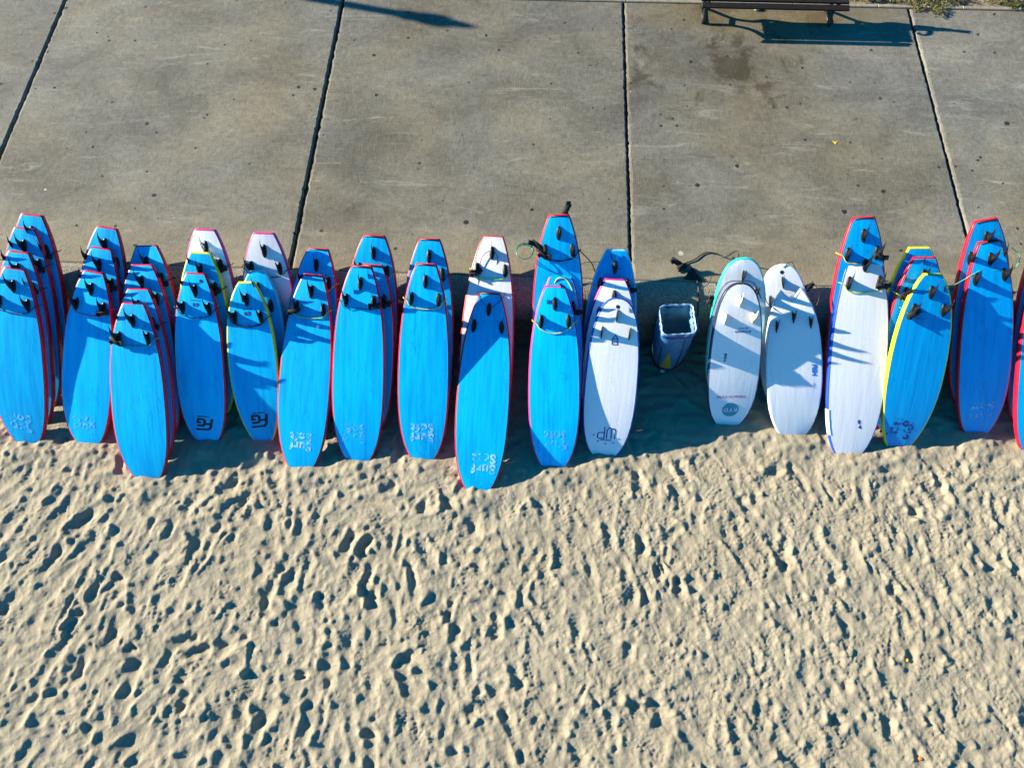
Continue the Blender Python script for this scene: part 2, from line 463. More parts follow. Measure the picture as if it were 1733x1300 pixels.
BOARD_PLACES = {
    'A0': ((-5.093, 2.123, -0.800), (-4.889, 3.492, 0.337), 0.533),
    'A1': ((-5.078, 2.323, -0.800), (-4.905, 3.674, 0.342), 0.539),
    'A2': ((-5.057, 2.523, -0.800), (-4.887, 3.907, 0.397), 0.544),
    'A3': ((-5.031, 2.723, -0.800), (-4.847, 4.049, 0.422), 0.548),
    'B0': ((-4.468, 2.135, -0.800), (-4.207, 3.550, 0.224), 0.514),
    'B1': ((-4.440, 2.335, -0.800), (-4.180, 3.796, 0.262), 0.519),
    'B2': ((-4.421, 2.535, -0.800), (-4.152, 3.998, 0.319), 0.523),
    'C0': ((-3.763, 1.798, -0.800), (-3.781, 3.255, 0.163), 0.546),
    'C1': ((-3.746, 1.998, -0.800), (-3.792, 3.426, 0.138), 0.553),
    'C2': ((-3.733, 2.198, -0.800), (-3.807, 3.682, 0.168), 0.559),
    'C3': ((-3.716, 2.398, -0.800), (-3.814, 3.900, 0.171), 0.565),
    'D0': ((-3.252, 2.208, -0.800), (-3.220, 3.563, 0.239), 0.495),
    'D1': ((-3.235, 2.508, -0.800), (-3.205, 3.773, 0.278), 0.530),
    'D2': ((-3.218, 2.808, -0.800), (-3.170, 3.982, 0.361), 0.535),
    'E0': ((-2.681, 2.231, -0.800), (-2.739, 3.508, 0.198), 0.489),
    'E1': ((-2.641, 2.531, -0.800), (-2.664, 3.651, 0.176), 0.472),
    'E2': ((-2.618, 2.831, -0.800), (-2.599, 3.965, 0.357), 0.546),
    'F0': ((-2.257, 1.962, -0.800), (-2.127, 3.649, 0.137), 0.517),
    'F1': ((-2.240, 2.262, -0.800), (-2.115, 3.929, 0.169), 0.543),
    'G0': ((-1.695, 2.064, -0.800), (-1.628, 3.663, 0.299), 0.518),
    'G1': ((-1.655, 2.364, -0.800), (-1.544, 3.732, 0.219), 0.527),
    'G2': ((-1.648, 2.664, -0.800), (-1.532, 3.980, 0.352), 0.542),
    'H0': ((-1.045, 2.102, -0.800), (-1.008, 3.672, 0.360), 0.504),
    'H1': ((-1.032, 2.402, -0.800), (-1.007, 3.980, 0.321), 0.526),
    'I0': ((-0.476, 1.810, -0.800), (-0.413, 3.562, 0.046), 0.525),
    'I1': ((-0.465, 2.110, -0.800), (-0.404, 4.067, 0.268), 0.536),
    'J0': ((0.268, 2.075, -0.800), (0.204, 3.555, 0.226), 0.505),
    'J1': ((0.289, 2.375, -0.800), (0.259, 3.718, 0.210), 0.489),
    'J2': ((0.283, 2.675, -0.800), (0.217, 4.129, 0.558), 0.511),
    'K0': ((0.767, 2.212, -0.800), (0.806, 3.479, 0.174), 0.518),
    'K1': ((0.757, 2.512, -0.800), (0.779, 3.675, 0.194), 0.524),
    'K2': ((0.761, 2.812, -0.800), (0.779, 3.930, 0.312), 0.517),
    'L0': ((2.031, 2.589, -0.800), (1.910, 3.583, 0.346), 0.500),
    'L1': ((2.043, 2.889, -0.800), (1.943, 3.812, 0.413), 0.534),
    'M0': ((2.689, 2.507, -0.800), (2.440, 3.642, 0.166), 0.545),
    'M1': ((2.652, 2.807, -0.800), (2.353, 3.877, 0.218), 0.516),
    'N0': ((3.211, 2.321, -0.800), (3.086, 3.984, 0.395), 0.555),
    'N1': ((3.207, 2.621, -0.800), (3.027, 4.189, 0.577), 0.528),
    'O0': ((3.711, 2.416, -0.800), (3.661, 3.711, 0.397), 0.545),
    'O1': ((3.681, 2.616, -0.800), (3.611, 3.881, 0.410), 0.539),
    'O2': ((3.664, 2.816, -0.800), (3.601, 4.006, 0.390), 0.545),
    'P0': ((4.537, 2.599, -0.800), (4.162, 4.007, 0.521), 0.501),
    'P1': ((4.525, 2.899, -0.800), (4.102, 4.165, 0.627), 0.528),
    'Q0': ((5.065, 2.432, -0.800), (4.776, 3.954, 0.405), 0.512),
    'Q1': ((5.058, 2.732, -0.800), (4.773, 4.121, 0.448), 0.529),
}

FRONT = ['A0','B0','C0','D0','E0','F0','G0','H0','I0','J0','K0','L0','M0','N0','O0','P0','Q0']

# ---- sand height field
def grow(a, b, n_out, step, reach):
    core = np.arange(a, b + step / 2, step)
    near = 0.028 * np.arange(1, 90)
    far = near[-1] + reach * (np.arange(1, n_out + 1) / n_out) ** 2.4 + 0.05 * np.arange(1, n_out + 1)
    ext = np.concatenate([near, far])
    return core, ext
STEP = 0.0105
xc, xe = grow(-6.0, 6.0, 22, STEP, 60)
yc, ye = grow(-1.15, YF + 0.12, 22, STEP, 70)
nx, ny = len(xc), len(yc)
fx = np.fft.fftfreq(nx, STEP)[None, :]; fy = np.fft.rfftfreq(ny, STEP)[:, None]
fy2 = np.fft.fftfreq(ny, STEP)[:, None]; fx2 = np.fft.rfftfreq(nx, STEP)[None, :]
def fnoise(wl, width=0.6, ax=1.0, ay=1.0, skew=0.0):
    w = rng.standard_normal((ny, nx))
    F = np.fft.rfft2(w)
    fr = np.sqrt((fx2 * ax + skew * fy2) ** 2 + (fy2 * ay) ** 2) + 1e-9
    H_ = np.exp(-(np.log(fr * wl)) ** 2 / (2 * width ** 2))
    o = np.fft.irfft2(F * H_, s=(ny, nx))
    return o / o.std()
X, Y = np.meshgrid(xc, yc)
rightness = np.clip((X + 1.0) / 3.0, 0, 1)
shade_zone = np.clip((Y - 2.05) / 0.6, 0, 1)
h = fnoise(0.9, 0.5) * 0.008 + fnoise(0.33, 0.4, 1.0, 0.5) * 0.0055
crumb_mask = np.clip(0.55 + 0.45 * fnoise(0.5, 0.5) + 0.3 * rightness, 0.05, 1.5) * (1 - 0.75 * shade_zone)
cr = fnoise(0.075, 0.35); cr2 = fnoise(0.04, 0.35); cr3 = fnoise(0.14, 0.4)
h += (cr * 0.0018 + np.maximum(cr2, -0.3) * 0.0012 + cr3 * 0.0034) * crumb_mask

def stamp(px, py, ang, ln, wd, dep, rim, tread=0, soft=0.12, skewt=0.0):
    r_ = ln * 0.95 + 0.1
    i0 = max(0, int((px - r_ - xc[0]) / STEP)); i1 = min(nx, int((px + r_ - xc[0]) / STEP))
    j0 = max(0, int((py - r_ - yc[0]) / STEP)); j1 = min(ny, int((py + r_ - yc[0]) / STEP))
    if i1 - i0 < 4 or j1 - j0 < 4: return
    gx = X[j0:j1, i0:i1] - px; gy = Y[j0:j1, i0:i1] - py
    ca, sa = math.cos(ang), math.sin(ang)
    u = gx * ca + gy * sa            # along
    v = -gx * sa + gy * ca
    un = u / (ln / 2)
    waist = 1.0 - 0.22 * np.exp(-((un + 0.15) / 0.35) ** 2) - 0.14 * np.clip(-un, 0, 1)
    v = v - skewt * un * un * wd
    nzl = cr3[j0:j1, i0:i1] * .035 + cr[j0:j1, i0:i1] * .012
    d = nzl + (np.abs(un) ** 2.6 + np.abs(v / (wd / 2 * waist)) ** 2.4) ** (1 / 2.5)
    hl = h[j0:j1, i0:i1]
    lvl = hl[max(0, (j1 - j0) // 2 - 6):(j1 - j0) // 2 + 6, max(0, (i1 - i0) // 2 - 6):(i1 - i0) // 2 + 6].mean()
    inside = 1 / (1 + np.exp((d - 1.0) / (soft * 0.5)))
    d = np.maximum(d, 0.0)
    bowl = np.clip(1.12 - d ** 1.7, 0, 1.12)
    floor = -dep * (0.12 + 0.95 * bowl) * (0.80 + 0.20 * np.cos(un * 2.4 + 0.6))
    if tread: floor = floor + 0.0022 * np.sin(u * 2 * math.pi / 0.036) * (np.abs(v) < wd * 0.38)
    h[j0:j1, i0:i1] = hl * (1 - inside) + (0.35 * lvl + floor + 0.12 * hl) * inside
    rimw = np.exp(-((d - 1.38) / 0.30) ** 2) * (0.6 + 0.4 * np.sin(ang * 3 + un * 2.5)) * (0.75 + 0.35 * cr3[j0:j1, i0:i1])
    h[j0:j1, i0:i1] += rim * rimw

def deepness(px): return 0.70 - 0.12 * min(1, max(0, (px + 1.5) / 2.5))
n_0, n_a, n_b = 520, 420, 330
for k in range(n_0 + n_a + n_b):
    px = rng.uniform(-6.1, 6.1); py = rng.uniform(-1.3, 2.2)
    base_a = 70 + rng.normal(0, 15) if px < -2.6 else 106 + rng.normal(0, 19)
    if -2.6 < px < -0.5 and rng.random() < .5: base_a = 84 + rng.normal(0, 15)
    if rng.random() < 0.10: base_a = rng.uniform(0, 180)
    a = R(base_a) + (math.pi if rng.random() < 0.5 else 0)
    if k < n_0:                      # long shallow furrows
        dep = rng.uniform(0.007, 0.020) * (deepness(px) + .15); ln = rng.uniform(0.3, 0.65); wd = rng.uniform(0.06, 0.12)
        stamp(px, py, a, ln, wd, dep, dep * .6, soft=rng.uniform(.5, .8), skewt=rng.normal(0, .5))
    elif k < n_0 + n_a:              # old, wide, collapsed prints
        dep = rng.uniform(0.016, 0.036) * deepness(px); ln = rng.uniform(0.24, 0.40 if px > -1 else .55); wd = rng.uniform(0.10, 0.16)
        stamp(px, py, a, ln, wd, dep, dep * .5, soft=rng.uniform(.35, .6), skewt=rng.normal(0, .2))
    else:                            # fresher, steeper ones
        dep = rng.uniform(.020, .058) * deepness(px); ln = rng.uniform(0.20, 0.38); wd = rng.uniform(0.12, 0.185)
        if rng.random() < 0.28: ln *= rng.uniform(.4, .6)
        if px > -.5 and rng.random() < .35: dep *= .4
        stamp(px, py, a, ln, wd, dep, dep * rng.uniform(.3, .55), tread=(rng.random() < 0.16 and px > -1.5), soft=rng.uniform(.22, .42), skewt=rng.normal(0, .18))
        if rng.random() < .35 and dep > .02:   # deeper heel or toe
            e_ = rng.choice([-1, 1]) * ln * .26
            stamp(px + e_ * math.cos(a), py + e_ * math.sin(a), a, ln * .38, wd * .75, dep * 1.15, dep * .25, soft=.3)
for k in range(110):           # fainter, wind-softened prints close to the wall
    stamp(rng.uniform(-6, 6), rng.uniform(2.2, 3.4), rng.uniform(0, 6.28), rng.uniform(0.2, 0.3), rng.uniform(0.09, 0.13), rng.uniform(0.008, 0.025), 0.006, soft=0.4)
lumps = np.clip(fnoise(0.6, 0.5) * .6 + .15 + .75 * rightness, 0, 1.3)
fine = fnoise(0.055, 0.35, 1.0, 0.7) * 0.0011 * (.5 + lumps) + np.maximum(fnoise(0.034, 0.3), 0.3) * 0.0019 * lumps + fnoise(0.10, .3) * 0.0013 * lumps
streaky = fnoise(0.07, 0.35) * 0.0008
h += (fine + streaky) * (1 - 0.75 * shade_zone)
# little heaps pushed up by the board noses
for kf in FRONT:
    n_ = BOARD_PLACES[kf][0]
    d2 = ((X - n_[0]) / 0.20) ** 2 + ((Y - n_[1] + 0.09) / 0.11) ** 2
    w = np.exp(-d2)
    h = h * (1 - 0.75 * np.exp(-d2 * 0.8)) + 0.040 * w * (1 + 0.12 * cr3)
XA = np.concatenate([xc[0] - xe[::-1], xc, xc[-1] + xe])
YA = np.concatenate([yc[0] - ye[::-1], yc])
def mirror(v, c0, n):
    i = np.rint((v - c0) / STEP).astype(int)
    i = np.abs(i) % (2 * (n - 1))
    return np.where(i >= n, 2 * (n - 1) - i, i)
ix_ = mirror(XA, xc[0], nx); iy_ = mirror(YA, yc[0], ny)
out_x = np.maximum(np.maximum(xc[0] - XA, XA - xc[-1]), 0); out_y = np.maximum(yc[0] - YA, 0)
fall = np.clip(1 - np.maximum(out_x[None, :], out_y[:, None]) / 7.0, 0, 1) ** 1.5
hp = h[iy_][:, ix_] * fall
GX, GY = np.meshgrid(XA, YA)
co = np.stack([GX, GY, hp - HW], -1).reshape(-1, 3).astype(np.float32)
W_, H_ = len(XA), len(YA)
idx = np.arange(W_ * H_).reshape(H_, W_)
q = np.stack([idx[:-1, :-1], idx[:-1, 1:], idx[1:, 1:], idx[1:, :-1]], -1).reshape(-1, 4)
me = bpy.data.meshes.new('sand')
me.vertices.add(len(co)); me.vertices.foreach_set('co', co.ravel())
me.loops.add(q.size); me.loops.foreach_set('vertex_index', q.ravel().astype(np.int32))
me.polygons.add(len(q)); me.polygons.foreach_set('loop_start', np.arange(0, q.size, 4, dtype=np.int32))
me.polygons.foreach_set('loop_total', np.full(len(q), 4, dtype=np.int32))
me.polygons.foreach_set('use_smooth', np.ones(len(q), dtype=bool))
me.update(calc_edges=True)
me.materials.append(M['sand'])
sand = link('sand', me); tag(sand, kind='structure')
def sand_z(x, y):
    i = min(max(int((x - xc[0]) / STEP), 0), nx - 1); j = min(max(int((y - yc[0]) / STEP), 0), ny - 1)
    return -HW + float(h[j, i])

# ---- promenade: bed plus separate cast slabs
mb = MB(); mb.box((0, 5.76, -0.165), (80, 3.92, 0.26))
prom = mb.build('promenade', M['sealant'], smooth=False); tag(prom, kind='structure')
def jag(p0, p1, n, amp):
    out = []
    for i in range(n):
        t = i / n
        d = (Vector(p1) - Vector(p0)); nn = Vector((-d.y, d.x, 0)).normalized()
        a = amp * (random.gauss(0, 0.6) + (1.8 * random.random() if random.random() < 0.1 else 0)) if i else 0
        out.append(Vector(p0) + d * t + nn * a)
    return out
def slab(x0, x1, g0, g1):
    y0, y1 = YE + 0.006, 7.706
    a, b2 = x0 + g0, x1 - g1
    top = jag((a, y0, 0), (b2, y0, 0), 50, 0.002) + jag((b2, y0, 0), (b2, y1, 0), 110, 0.0045) + jag((b2, y1, 0), (a, y1, 0), 40, 0.001) + jag((a, y1, 0), (a, y0, 0), 110, 0.006)
    n = len(top); cx_, cy_ = (a + b2) / 2, (y0 + y1) / 2
    def inset(p_, d):
        q_ = p_.copy()
        q_.x += d if p_.x < a + 0.05 else (-d if p_.x > b2 - 0.05 else 0)
        q_.y += d if p_.y < y0 + 0.05 else (-d if p_.y > y1 - 0.05 else 0)
        return q_
    r3 = [Vector((p_.x, p_.y, -0.058)) for p_ in top]
    r2 = [Vector((p_.x, p_.y, -0.016)) for p_ in top]
    r1 = [inset(p_, 0.005) + Vector((0, 0, -0.006)) for p_ in top]
    r0 = [inset(p_, 0.017 if p_.x > a + .05 else 0.024 + .006 * math.sin(p_.y * 9)) for p_ in top]
    m_ = MB(); m_.loft([r3, r2, r1, r0], cap0=False, cap1=True)
    return m_.build('concrete_slab', M['concrete'], prom, smooth=False)
gaps = {-1: .015, 0: .015, 1: .018, 2: .012, 3: .015, 4: .015}
for i in range(-2, 5):
    slab(JX + JW * i, JX + JW * (i + 1), gaps.get(i, .022), gaps.get(i + 1, .022))
# pale kerb at the landward side, planting strip behind
for i in range(-12, 14):
    m_ = MB(); m_.box((i * 1.0 + 0.5, 7.737, -0.072), (0.994, 0.056, 0.16), bev=0.008)
    k_ = m_.build('kerb_stone', M['stone'], prom, smooth=False)

# ---- seawall
wall = empty('seawall', (0, YF, -HW))
tag(wall, 'low concrete seawall with rounded speckled coping behind the leaning surfboards', 'wall')
def wparent(o): o.parent = wall; o.matrix_parent_inverse = Matrix.Translation((0, -YF, HW))
cj = [1.80 + 3.4 * k for k in range(-5, 6)]
for k in range(len(cj) - 1):
    x0, x1 = cj[k] + 0.006, cj[k + 1] - 0.006
    prof = [(YE, -0.30), (YE, 0.0)]
    prof = [(YE + 0.001, 0.0)] + [(YE - RS * math.sin(t), -RS + RS * math.cos(t)) for t in np.linspace(0.12, math.pi / 2, 11)] + [(YF, -0.36), (YF + 0.06, -0.37), (YE + 0.001, -0.37)]
    nseg = 14
    rings = []
    for s_ in range(nseg + 1):
        x = x0 + (x1 - x0) * s_ / nseg
        w_ = 0.004 * math.sin(x * 3.1) + 0.003 * math.sin(x * 9.7 + 1)
        rings.append([Vector((x, y + (w_ if 0 < j < 11 else 0), z)) for j, (y, z) in enumerate(prof)])
    m_ = MB(); m_.loft(rings)
    wparent(m_.build('coping', M['coping'], smooth=False))
m_ = MB(); m_.box((0, YF + 0.035 + 0.125, -0.37 - 0.5), (34, 0.25, 0.998))
wparent(m_.build('wall_face', M['wallface'], smooth=False))
# planting strip
gx = np.linspace(-40, 40, 161); gy = np.linspace(7.768, 47, 70)
vsx = []; 
for y in gy:
    for x in gx: vsx.append((x, y, -0.025 + 0.03 * math.sin(x * 5.3 + y * 3) * math.sin(x * 2.1 - y * 4.7)))
fs = [(j*161+i, j*161+i+1, (j+1)*161+i+1, (j+1)*161+i) for j in range(69) for i in range(160)]
pl = link('planting_strip', mesh_of('planting_strip', vsx, fs, M['soil'])); tag(pl, kind='structure')

# ------------------------------------------------------------------ fins (shared meshes)
def fin_blade(name, mat, hgt=0.135, bl=0.115, rake=0.065, th=0.008):
    lead = [(-bl/2, 0), (-bl*0.36, hgt*.2), (-bl*0.12, hgt*.45), (bl*0.18, hgt*.71), (bl*0.55, hgt*.91), (bl/2+rake, hgt)]
    trail = [(bl/2, 0), (bl*0.40, hgt*.16), (bl*0.40, hgt*.37), (bl*0.52, hgt*.6), (bl*0.74, hgt*.82), (bl/2+rake+0.004, hgt-0.003)]
    m_ = MB()
    rings = []
    for (a, za), (b2, zb) in zip(lead, trail):
        k = th * (1 - 0.75 * za / hgt)
        my, mz = (a * 0.55 + b2 * 0.45), (za * 0.55 + zb * 0.45)
        rings.append([Vector((0, a, za)), Vector((k / 2, my, mz)), Vector((0, b2, zb)), Vector((-k / 2, my, mz))])
    m_.loft(rings)
    return mesh_of(name, m_.v, m_.f, mat)
def fin_base_mesh(name, mat, rx=0.025, ry=0.066, hz=0.016):
    m_ = MB(); rings = []
    for t, z in ((1.0, -0.004), (1.0, 0.003), (0.86, 0.008), (0.55, 0.012), (0.18, hz)):
        rings.append([Vector((rx * t * math.cos(w), ry * (t if t > .5 else t * 1.2) * math.sin(w), z)) for w in np.linspace(0, 2 * math.pi, 14, endpoint=False)])
    m_.loft(rings, cap0=False)
    return mesh_of(name, m_.v, m_.f, mat)
FINS = {'fin': (fin_blade('fin', M['fin']), fin_base_mesh('fin_base', M['fin'])),
        'clear': (fin_blade('fin', M['clear']), fin_base_mesh('fin_base', M['fin'], 0.012, 0.05, 0.010)),
        'cream': (fin_blade('fin', M['cream'], 0.125, 0.115, 0.05, 0.012), fin_base_mesh('fin_base', M['cream'], 0.012, 0.058, 0.008)),
        'slim': (fin_blade('fin', M['fin'], 0.10, 0.11, 0.03, 0.006), fin_base_mesh('fin_base', M['fin'], 0.009, 0.062, 0.008))}

# ------------------------------------------------------------------ boards
PROF = {
 'square': [(0,.37),(.03,.47),(.07,.58),(.12,.69),(.18,.79),(.25,.875),(.33,.94),(.42,.98),(.52,1),(.6,1),(.68,.98),(.75,.935),(.81,.865),(.865,.765),(.91,.64),(.945,.50),(.972,.35),(.99,.20),(1,.06)],
 'round':  [(0,.10),(.006,.24),(.018,.38),(.04,.52),(.07,.63),(.12,.75),(.18,.84),(.25,.905),(.33,.955),(.42,.985),(.52,1),(.6,1),(.68,.975),(.75,.93),(.81,.86),(.865,.76),(.91,.63),(.945,.50),(.972,.35),(.99,.20),(1,.06)],
 'short':  [(0,.30),(.03,.44),(.07,.58),(.12,.71),(.18,.815),(.25,.90),(.33,.96),(.42,.995),(.5,1),(.58,.985),(.66,.945),(.73,.88),(.79,.80),(.85,.69),(.90,.57),(.945,.42),(.975,.27),(1,.06)],
 'fish':   [(0,.32),(.03,.48),(.07,.60),(.12,.72),(.18,.82),(.25,.90),(.33,.955),(.42,.99),(.52,1),(.6,.99),(.68,.955),(.75,.90),(.81,.825),(.865,.725),(.91,.61),(.945,.48),(.972,.34),(.99,.20),(1,.06)],
}
BURY = 0.052
TH = 0.064
class Board: pass

def make_board(key, label, skin='blue', rail='red', tail='square', fin='fin', notch=0.0, tailtrim=None, centre=True, sides=True, tw=None):
    Nw, Tw, Wd = BOARD_PLACES[key]
    Nw, Tw = Vector(Nw), Vector(Tw)
    yv = (Tw - Nw); Lv = yv.length; yv.normalize()
    a = math.atan2(Tw.z - Nw.z, Tw.y - Nw.y)
    nz = Vector((0, -math.sin(a), math.cos(a)))
    nz = (nz - yv * nz.dot(yv)).normalized()
    xv = yv.cross(nz).normalized()
    Lt = Lv * (1 + BURY)
    bd = Board(); bd.L = Lv; bd.W = Wd
    root = empty('surfboard')
    root.matrix_world = Matrix(((xv.x, yv.x, nz.x, Nw.x), (xv.y, yv.y, nz.y, Nw.y), (xv.z, yv.z, nz.z, Nw.z), (0, 0, 0, 1)))
    tag(root, label, 'surfboard', 'surfboards leaning against the seawall')
    bd.root = root; bd.mat = root.matrix_world.copy()
    P = PROF[tail]
    ss = np.array([q_[0] for q_ in P]); ww = np.array([q_[1] for q_ in P])
    rows = sorted(set(list(ss) + [0.22, 0.29, 0.38, 0.47, 0.56, 0.64]))
    wi = np.interp(rows, ss, ww)
    # soften the polyline
    def rk(s): return -0.075 * max(0, (s - .5) / .5) ** 2.2 - 0.022 * max(0, (.3 - s) / .3) ** 2
    sN = 1 - BURY / (1 + BURY)
    rk0 = rk(sN)
    def ys(s): return Lv - s * Lt
    def zc(y):
        s = (Lv - y) / Lt
        return rk(s) - rk0 * 0.55
    def th(s): return TH * (1 - 0.42 * abs((s - .48) / .52) ** 3)
    bd.zc = zc
    def ztop(x, y):
        s = min(max((Lv - y) / Lt, 0), 1)
        hwid = max(0.02, np.interp(s, ss, ww) * Wd / 2)
        return zc(y) + th(s) / 2 + 0.004 * (1 - min(1, (x / hwid) ** 2))
    bd.ztop = ztop
    nrow = len(rows)
    def yoff(t, s): return -notch * (1 - abs(t)) ** 0.9 * max(0, 1 - s / .14)
    # closed outline: tail edge then right side then nose then left side
    right = [Vector((wi[i] * Wd / 2, ys(rows[i]), 0)) for i in range(nrow)]
    left = [Vector((-q_.x, q_.y, 0)) for q_ in right]
    te = [Vector((t * right[0].x, right[0].y + yoff(t, 0), 0)) for t in (-.66, -.33, 0, .33, .66)]
    outl = left[::-1][:0]
    ring = left[:1] + te + right + left[:0:-1]
    n = len(ring)
    nrm = []
    for i in range(n):
        e1 = (ring[i] - ring[i-1]).normalized(); e2 = (ring[(i+1) % n] - ring[i]).normalized()
        n1 = Vector((-e1.y, e1.x, 0)); n2 = Vector((-e2.y, e2.x, 0))
        v_ = n1 + n2
        v_ = v_.normalized() / max(0.55, v_.normalized().dot(n1)) if v_.length > 1e-6 else n1
        nrm.append(v_)
    # which way is outward
    cen = Vector((0, Lv * .4, 0))
    if sum((ring[i] - cen).dot(nrm[i]) for i in range(n)) < 0: nrm = [-v_ for v_ in nrm]
    def loop(ins, zf):
        o_ = []
        for i in range(n):
            q_ = ring[i] - nrm[i] * ins
            if ring[i].x > 0: q_.x = max(q_.x, 0.001)
            if ring[i].x < 0: q_.x = min(q_.x, -0.001)
            s = min(max((Lv - ring[i].y) / Lt, 0), 1)
            o_.append(Vector((q_.x, q_.y, zc(q_.y) + zf * th(s) / 2)))
        return o_
    m_ = MB()
    m_.loft([loop(.015, 1.0), loop(.005, .93), loop(.0015, .70), loop(0, .3), loop(0, -.35), loop(.004, -.75), loop(.018, -1.0)], cap0=False, cap1=False)
    bd.rail = m_.build('rail', M[rail], root)
    # bottom skin (faces out) and deck, gridded from the inset outline
    def sheet(name, ins, sgn, mat, ncol=8, crown=0.004):
        V = []; F = []
        lp = loop(ins, sgn)
        rgt = lp[6:6 + nrow]
        for i in range(nrow):
            for cidx in range(ncol + 1):
                t = -1 + 2 * cidx / ncol
                x = rgt[i].x * t
                y = rgt[i].y + yoff(t, rows[i])
                V.append((x, y, rgt[i].z + sgn * crown * (1 - t * t)))
        for i in range(nrow - 1):
            for cidx in range(ncol):
                F.append((i*(ncol+1)+cidx, i*(ncol+1)+cidx+1, (i+1)*(ncol+1)+cidx+1, (i+1)*(ncol+1)+cidx))
        me_ = mesh_of(name, V, F, mat)
        return link(name, me_, root)
    bd.skin = sheet('bottom_skin', .015, 1, M[skin])
    sheet('deck', .018, -1, M['wrail'] if skin == 'white' else M['deep'], 4)
    if tailtrim:
        hw_ = right[0].x
        y0 = Lv - 0.016
        m_ = MB()
        for s_ in (0,):
            m_.box((0, y0, ztop(0, y0) - 0.001), (hw_ * 2 - 0.03, 0.014, 0.006))
        m_.build('tail_trim', M[tailtrim], root)
    bd.fins = []
    def put_fin(x, s_from_tail, cant, toe):
        y = Lv - s_from_tail
        fb, bb = FINS[fin]
        f_ = link('fin', fb, root)
        slope = (ztop(x, y + .04) - ztop(x, y - .04)) / .08
        f_.location = (x, y, ztop(x, y) + 0.002)
        f_.rotation_euler = (math.atan(slope), R(cant + random.gauss(0, 3.5)), R(toe + random.gauss(0, 2.0)))
        b2 = link('fin_base', bb, f_)
        bd.fins.append(f_)
    cf = 0.17 if tail != 'fish' else 0.27
    sf = 0.335 if tail != 'fish' else 0.34
    if centre: put_fin(0, cf, 0, 0)
    if sides:
        fxs = 0.255 * Wd if tail != 'fish' else 0.29 * Wd
        put_fin(-fxs, sf, -5, -3)
        put_fin(fxs, sf, 5, 3)
    bd.fx = 0.255 * Wd; bd.sf = sf
    return bd

def cuff_mesh(m_, c_, ang=0.0, ln=0.11, wd=0.05, ht=0.045, tilt=0.0):
    rot = Euler((tilt, 0, ang)).to_matrix()
    m_.box(c_, (ln, wd, ht), rot, bev=0.012)
    m_.box(Vector(c_) + rot @ Vector((ln * .42, wd * .2, ht * .35)), (ln * .5, wd * .9, 0.012), rot @ Euler((0.2, -0.35, 0.3)).to_matrix(), bev=0.003)
    m_.box(Vector(c_) + rot @ Vector((-ln * .35, -wd * .35, ht * .4)), (ln * .35, wd * .55, 0.014), rot @ Euler((-0.3, 0.4, -0.5)).to_matrix(), bev=0.003)

def hw_at(bd, y):
    q_ = PROF['square']
    s = (bd.L - y) / (bd.L * (1 + BURY))
    return float(np.interp(s, [a[0] for a in q_], [a[1] for a in q_])) * bd.W / 2

def leash(bd, cord='cblack', cuff=0, sag=0.05, lift=0.0, double=False, both=True, span=(-1, 1), rad=0.0042):
    y0 = bd.L - bd.sf - 0.045 + lift
    hw_ = hw_at(bd, y0)
    m_ = MB()
    for d_ in ((0, 0.012) if double else (0,)):
        pts = []
        if span[0] == -1:
            pts += [(-hw_ - 0.006, y0 + .055, -0.02), (-hw_ - 0.004, y0 + .05, bd.ztop(0, y0) - 0.004), (-hw_ + .03, y0 + .03, bd.ztop(-hw_ + .03, y0) + .010)]
        pts += [(-bd.fx, y0 - .03 + d_, bd.ztop(-bd.fx, y0) + .014)] if span[0] <= -.4 else []
        pts += [(0, y0 - .03 - sag * .35 - d_ * .5, bd.ztop(0, y0) + .008)]
        pts += [(bd.fx, y0 - .028 + d_, bd.ztop(bd.fx, y0) + .014)] if span[1] >= .4 else []
        if span[1] == 1:
            pts += [(hw_ - .03, y0 + .025, bd.ztop(hw_ - .03, y0) + .010), (hw_ + .004, y0 + .05, bd.ztop(0, y0) - .004), (hw_ + .006, y0 + .055, -0.02)]
        m_.tube(smooth_path(pts, 5), rad, 6)
    o = m_.build('leash', M[cord], bd.root)
    if cuff:
        c_ = MB()
        x = bd.fx * cuff
        cuff_mesh(c_, (x + cuff * .012, y0 + .01, bd.ztop(x, y0) + .030), random.uniform(-.5, .5))
        c_.build('cuff', M['cuff'], o)
    return o

def free_cord(bd, pts, cord='cblack', local=True, rad=0.0042, cuffs=(), name='leash', sub=6):
    m_ = MB()
    pts = smooth_path(pts, sub)
    inv = bd.mat.inverted()
    if not local: pts = [inv @ q_ for q_ in pts]
    m_.tube(pts, rad, 6)
    o = m_.build(name, M[cord], bd.root)
    for c_, ang, ln in cuffs:
        if not local: c_ = inv @ Vector(c_)
        k_ = MB(); cuff_mesh(k_, c_, ang, ln)
        k_.build('cuff', M['cuff'], o)
    return o

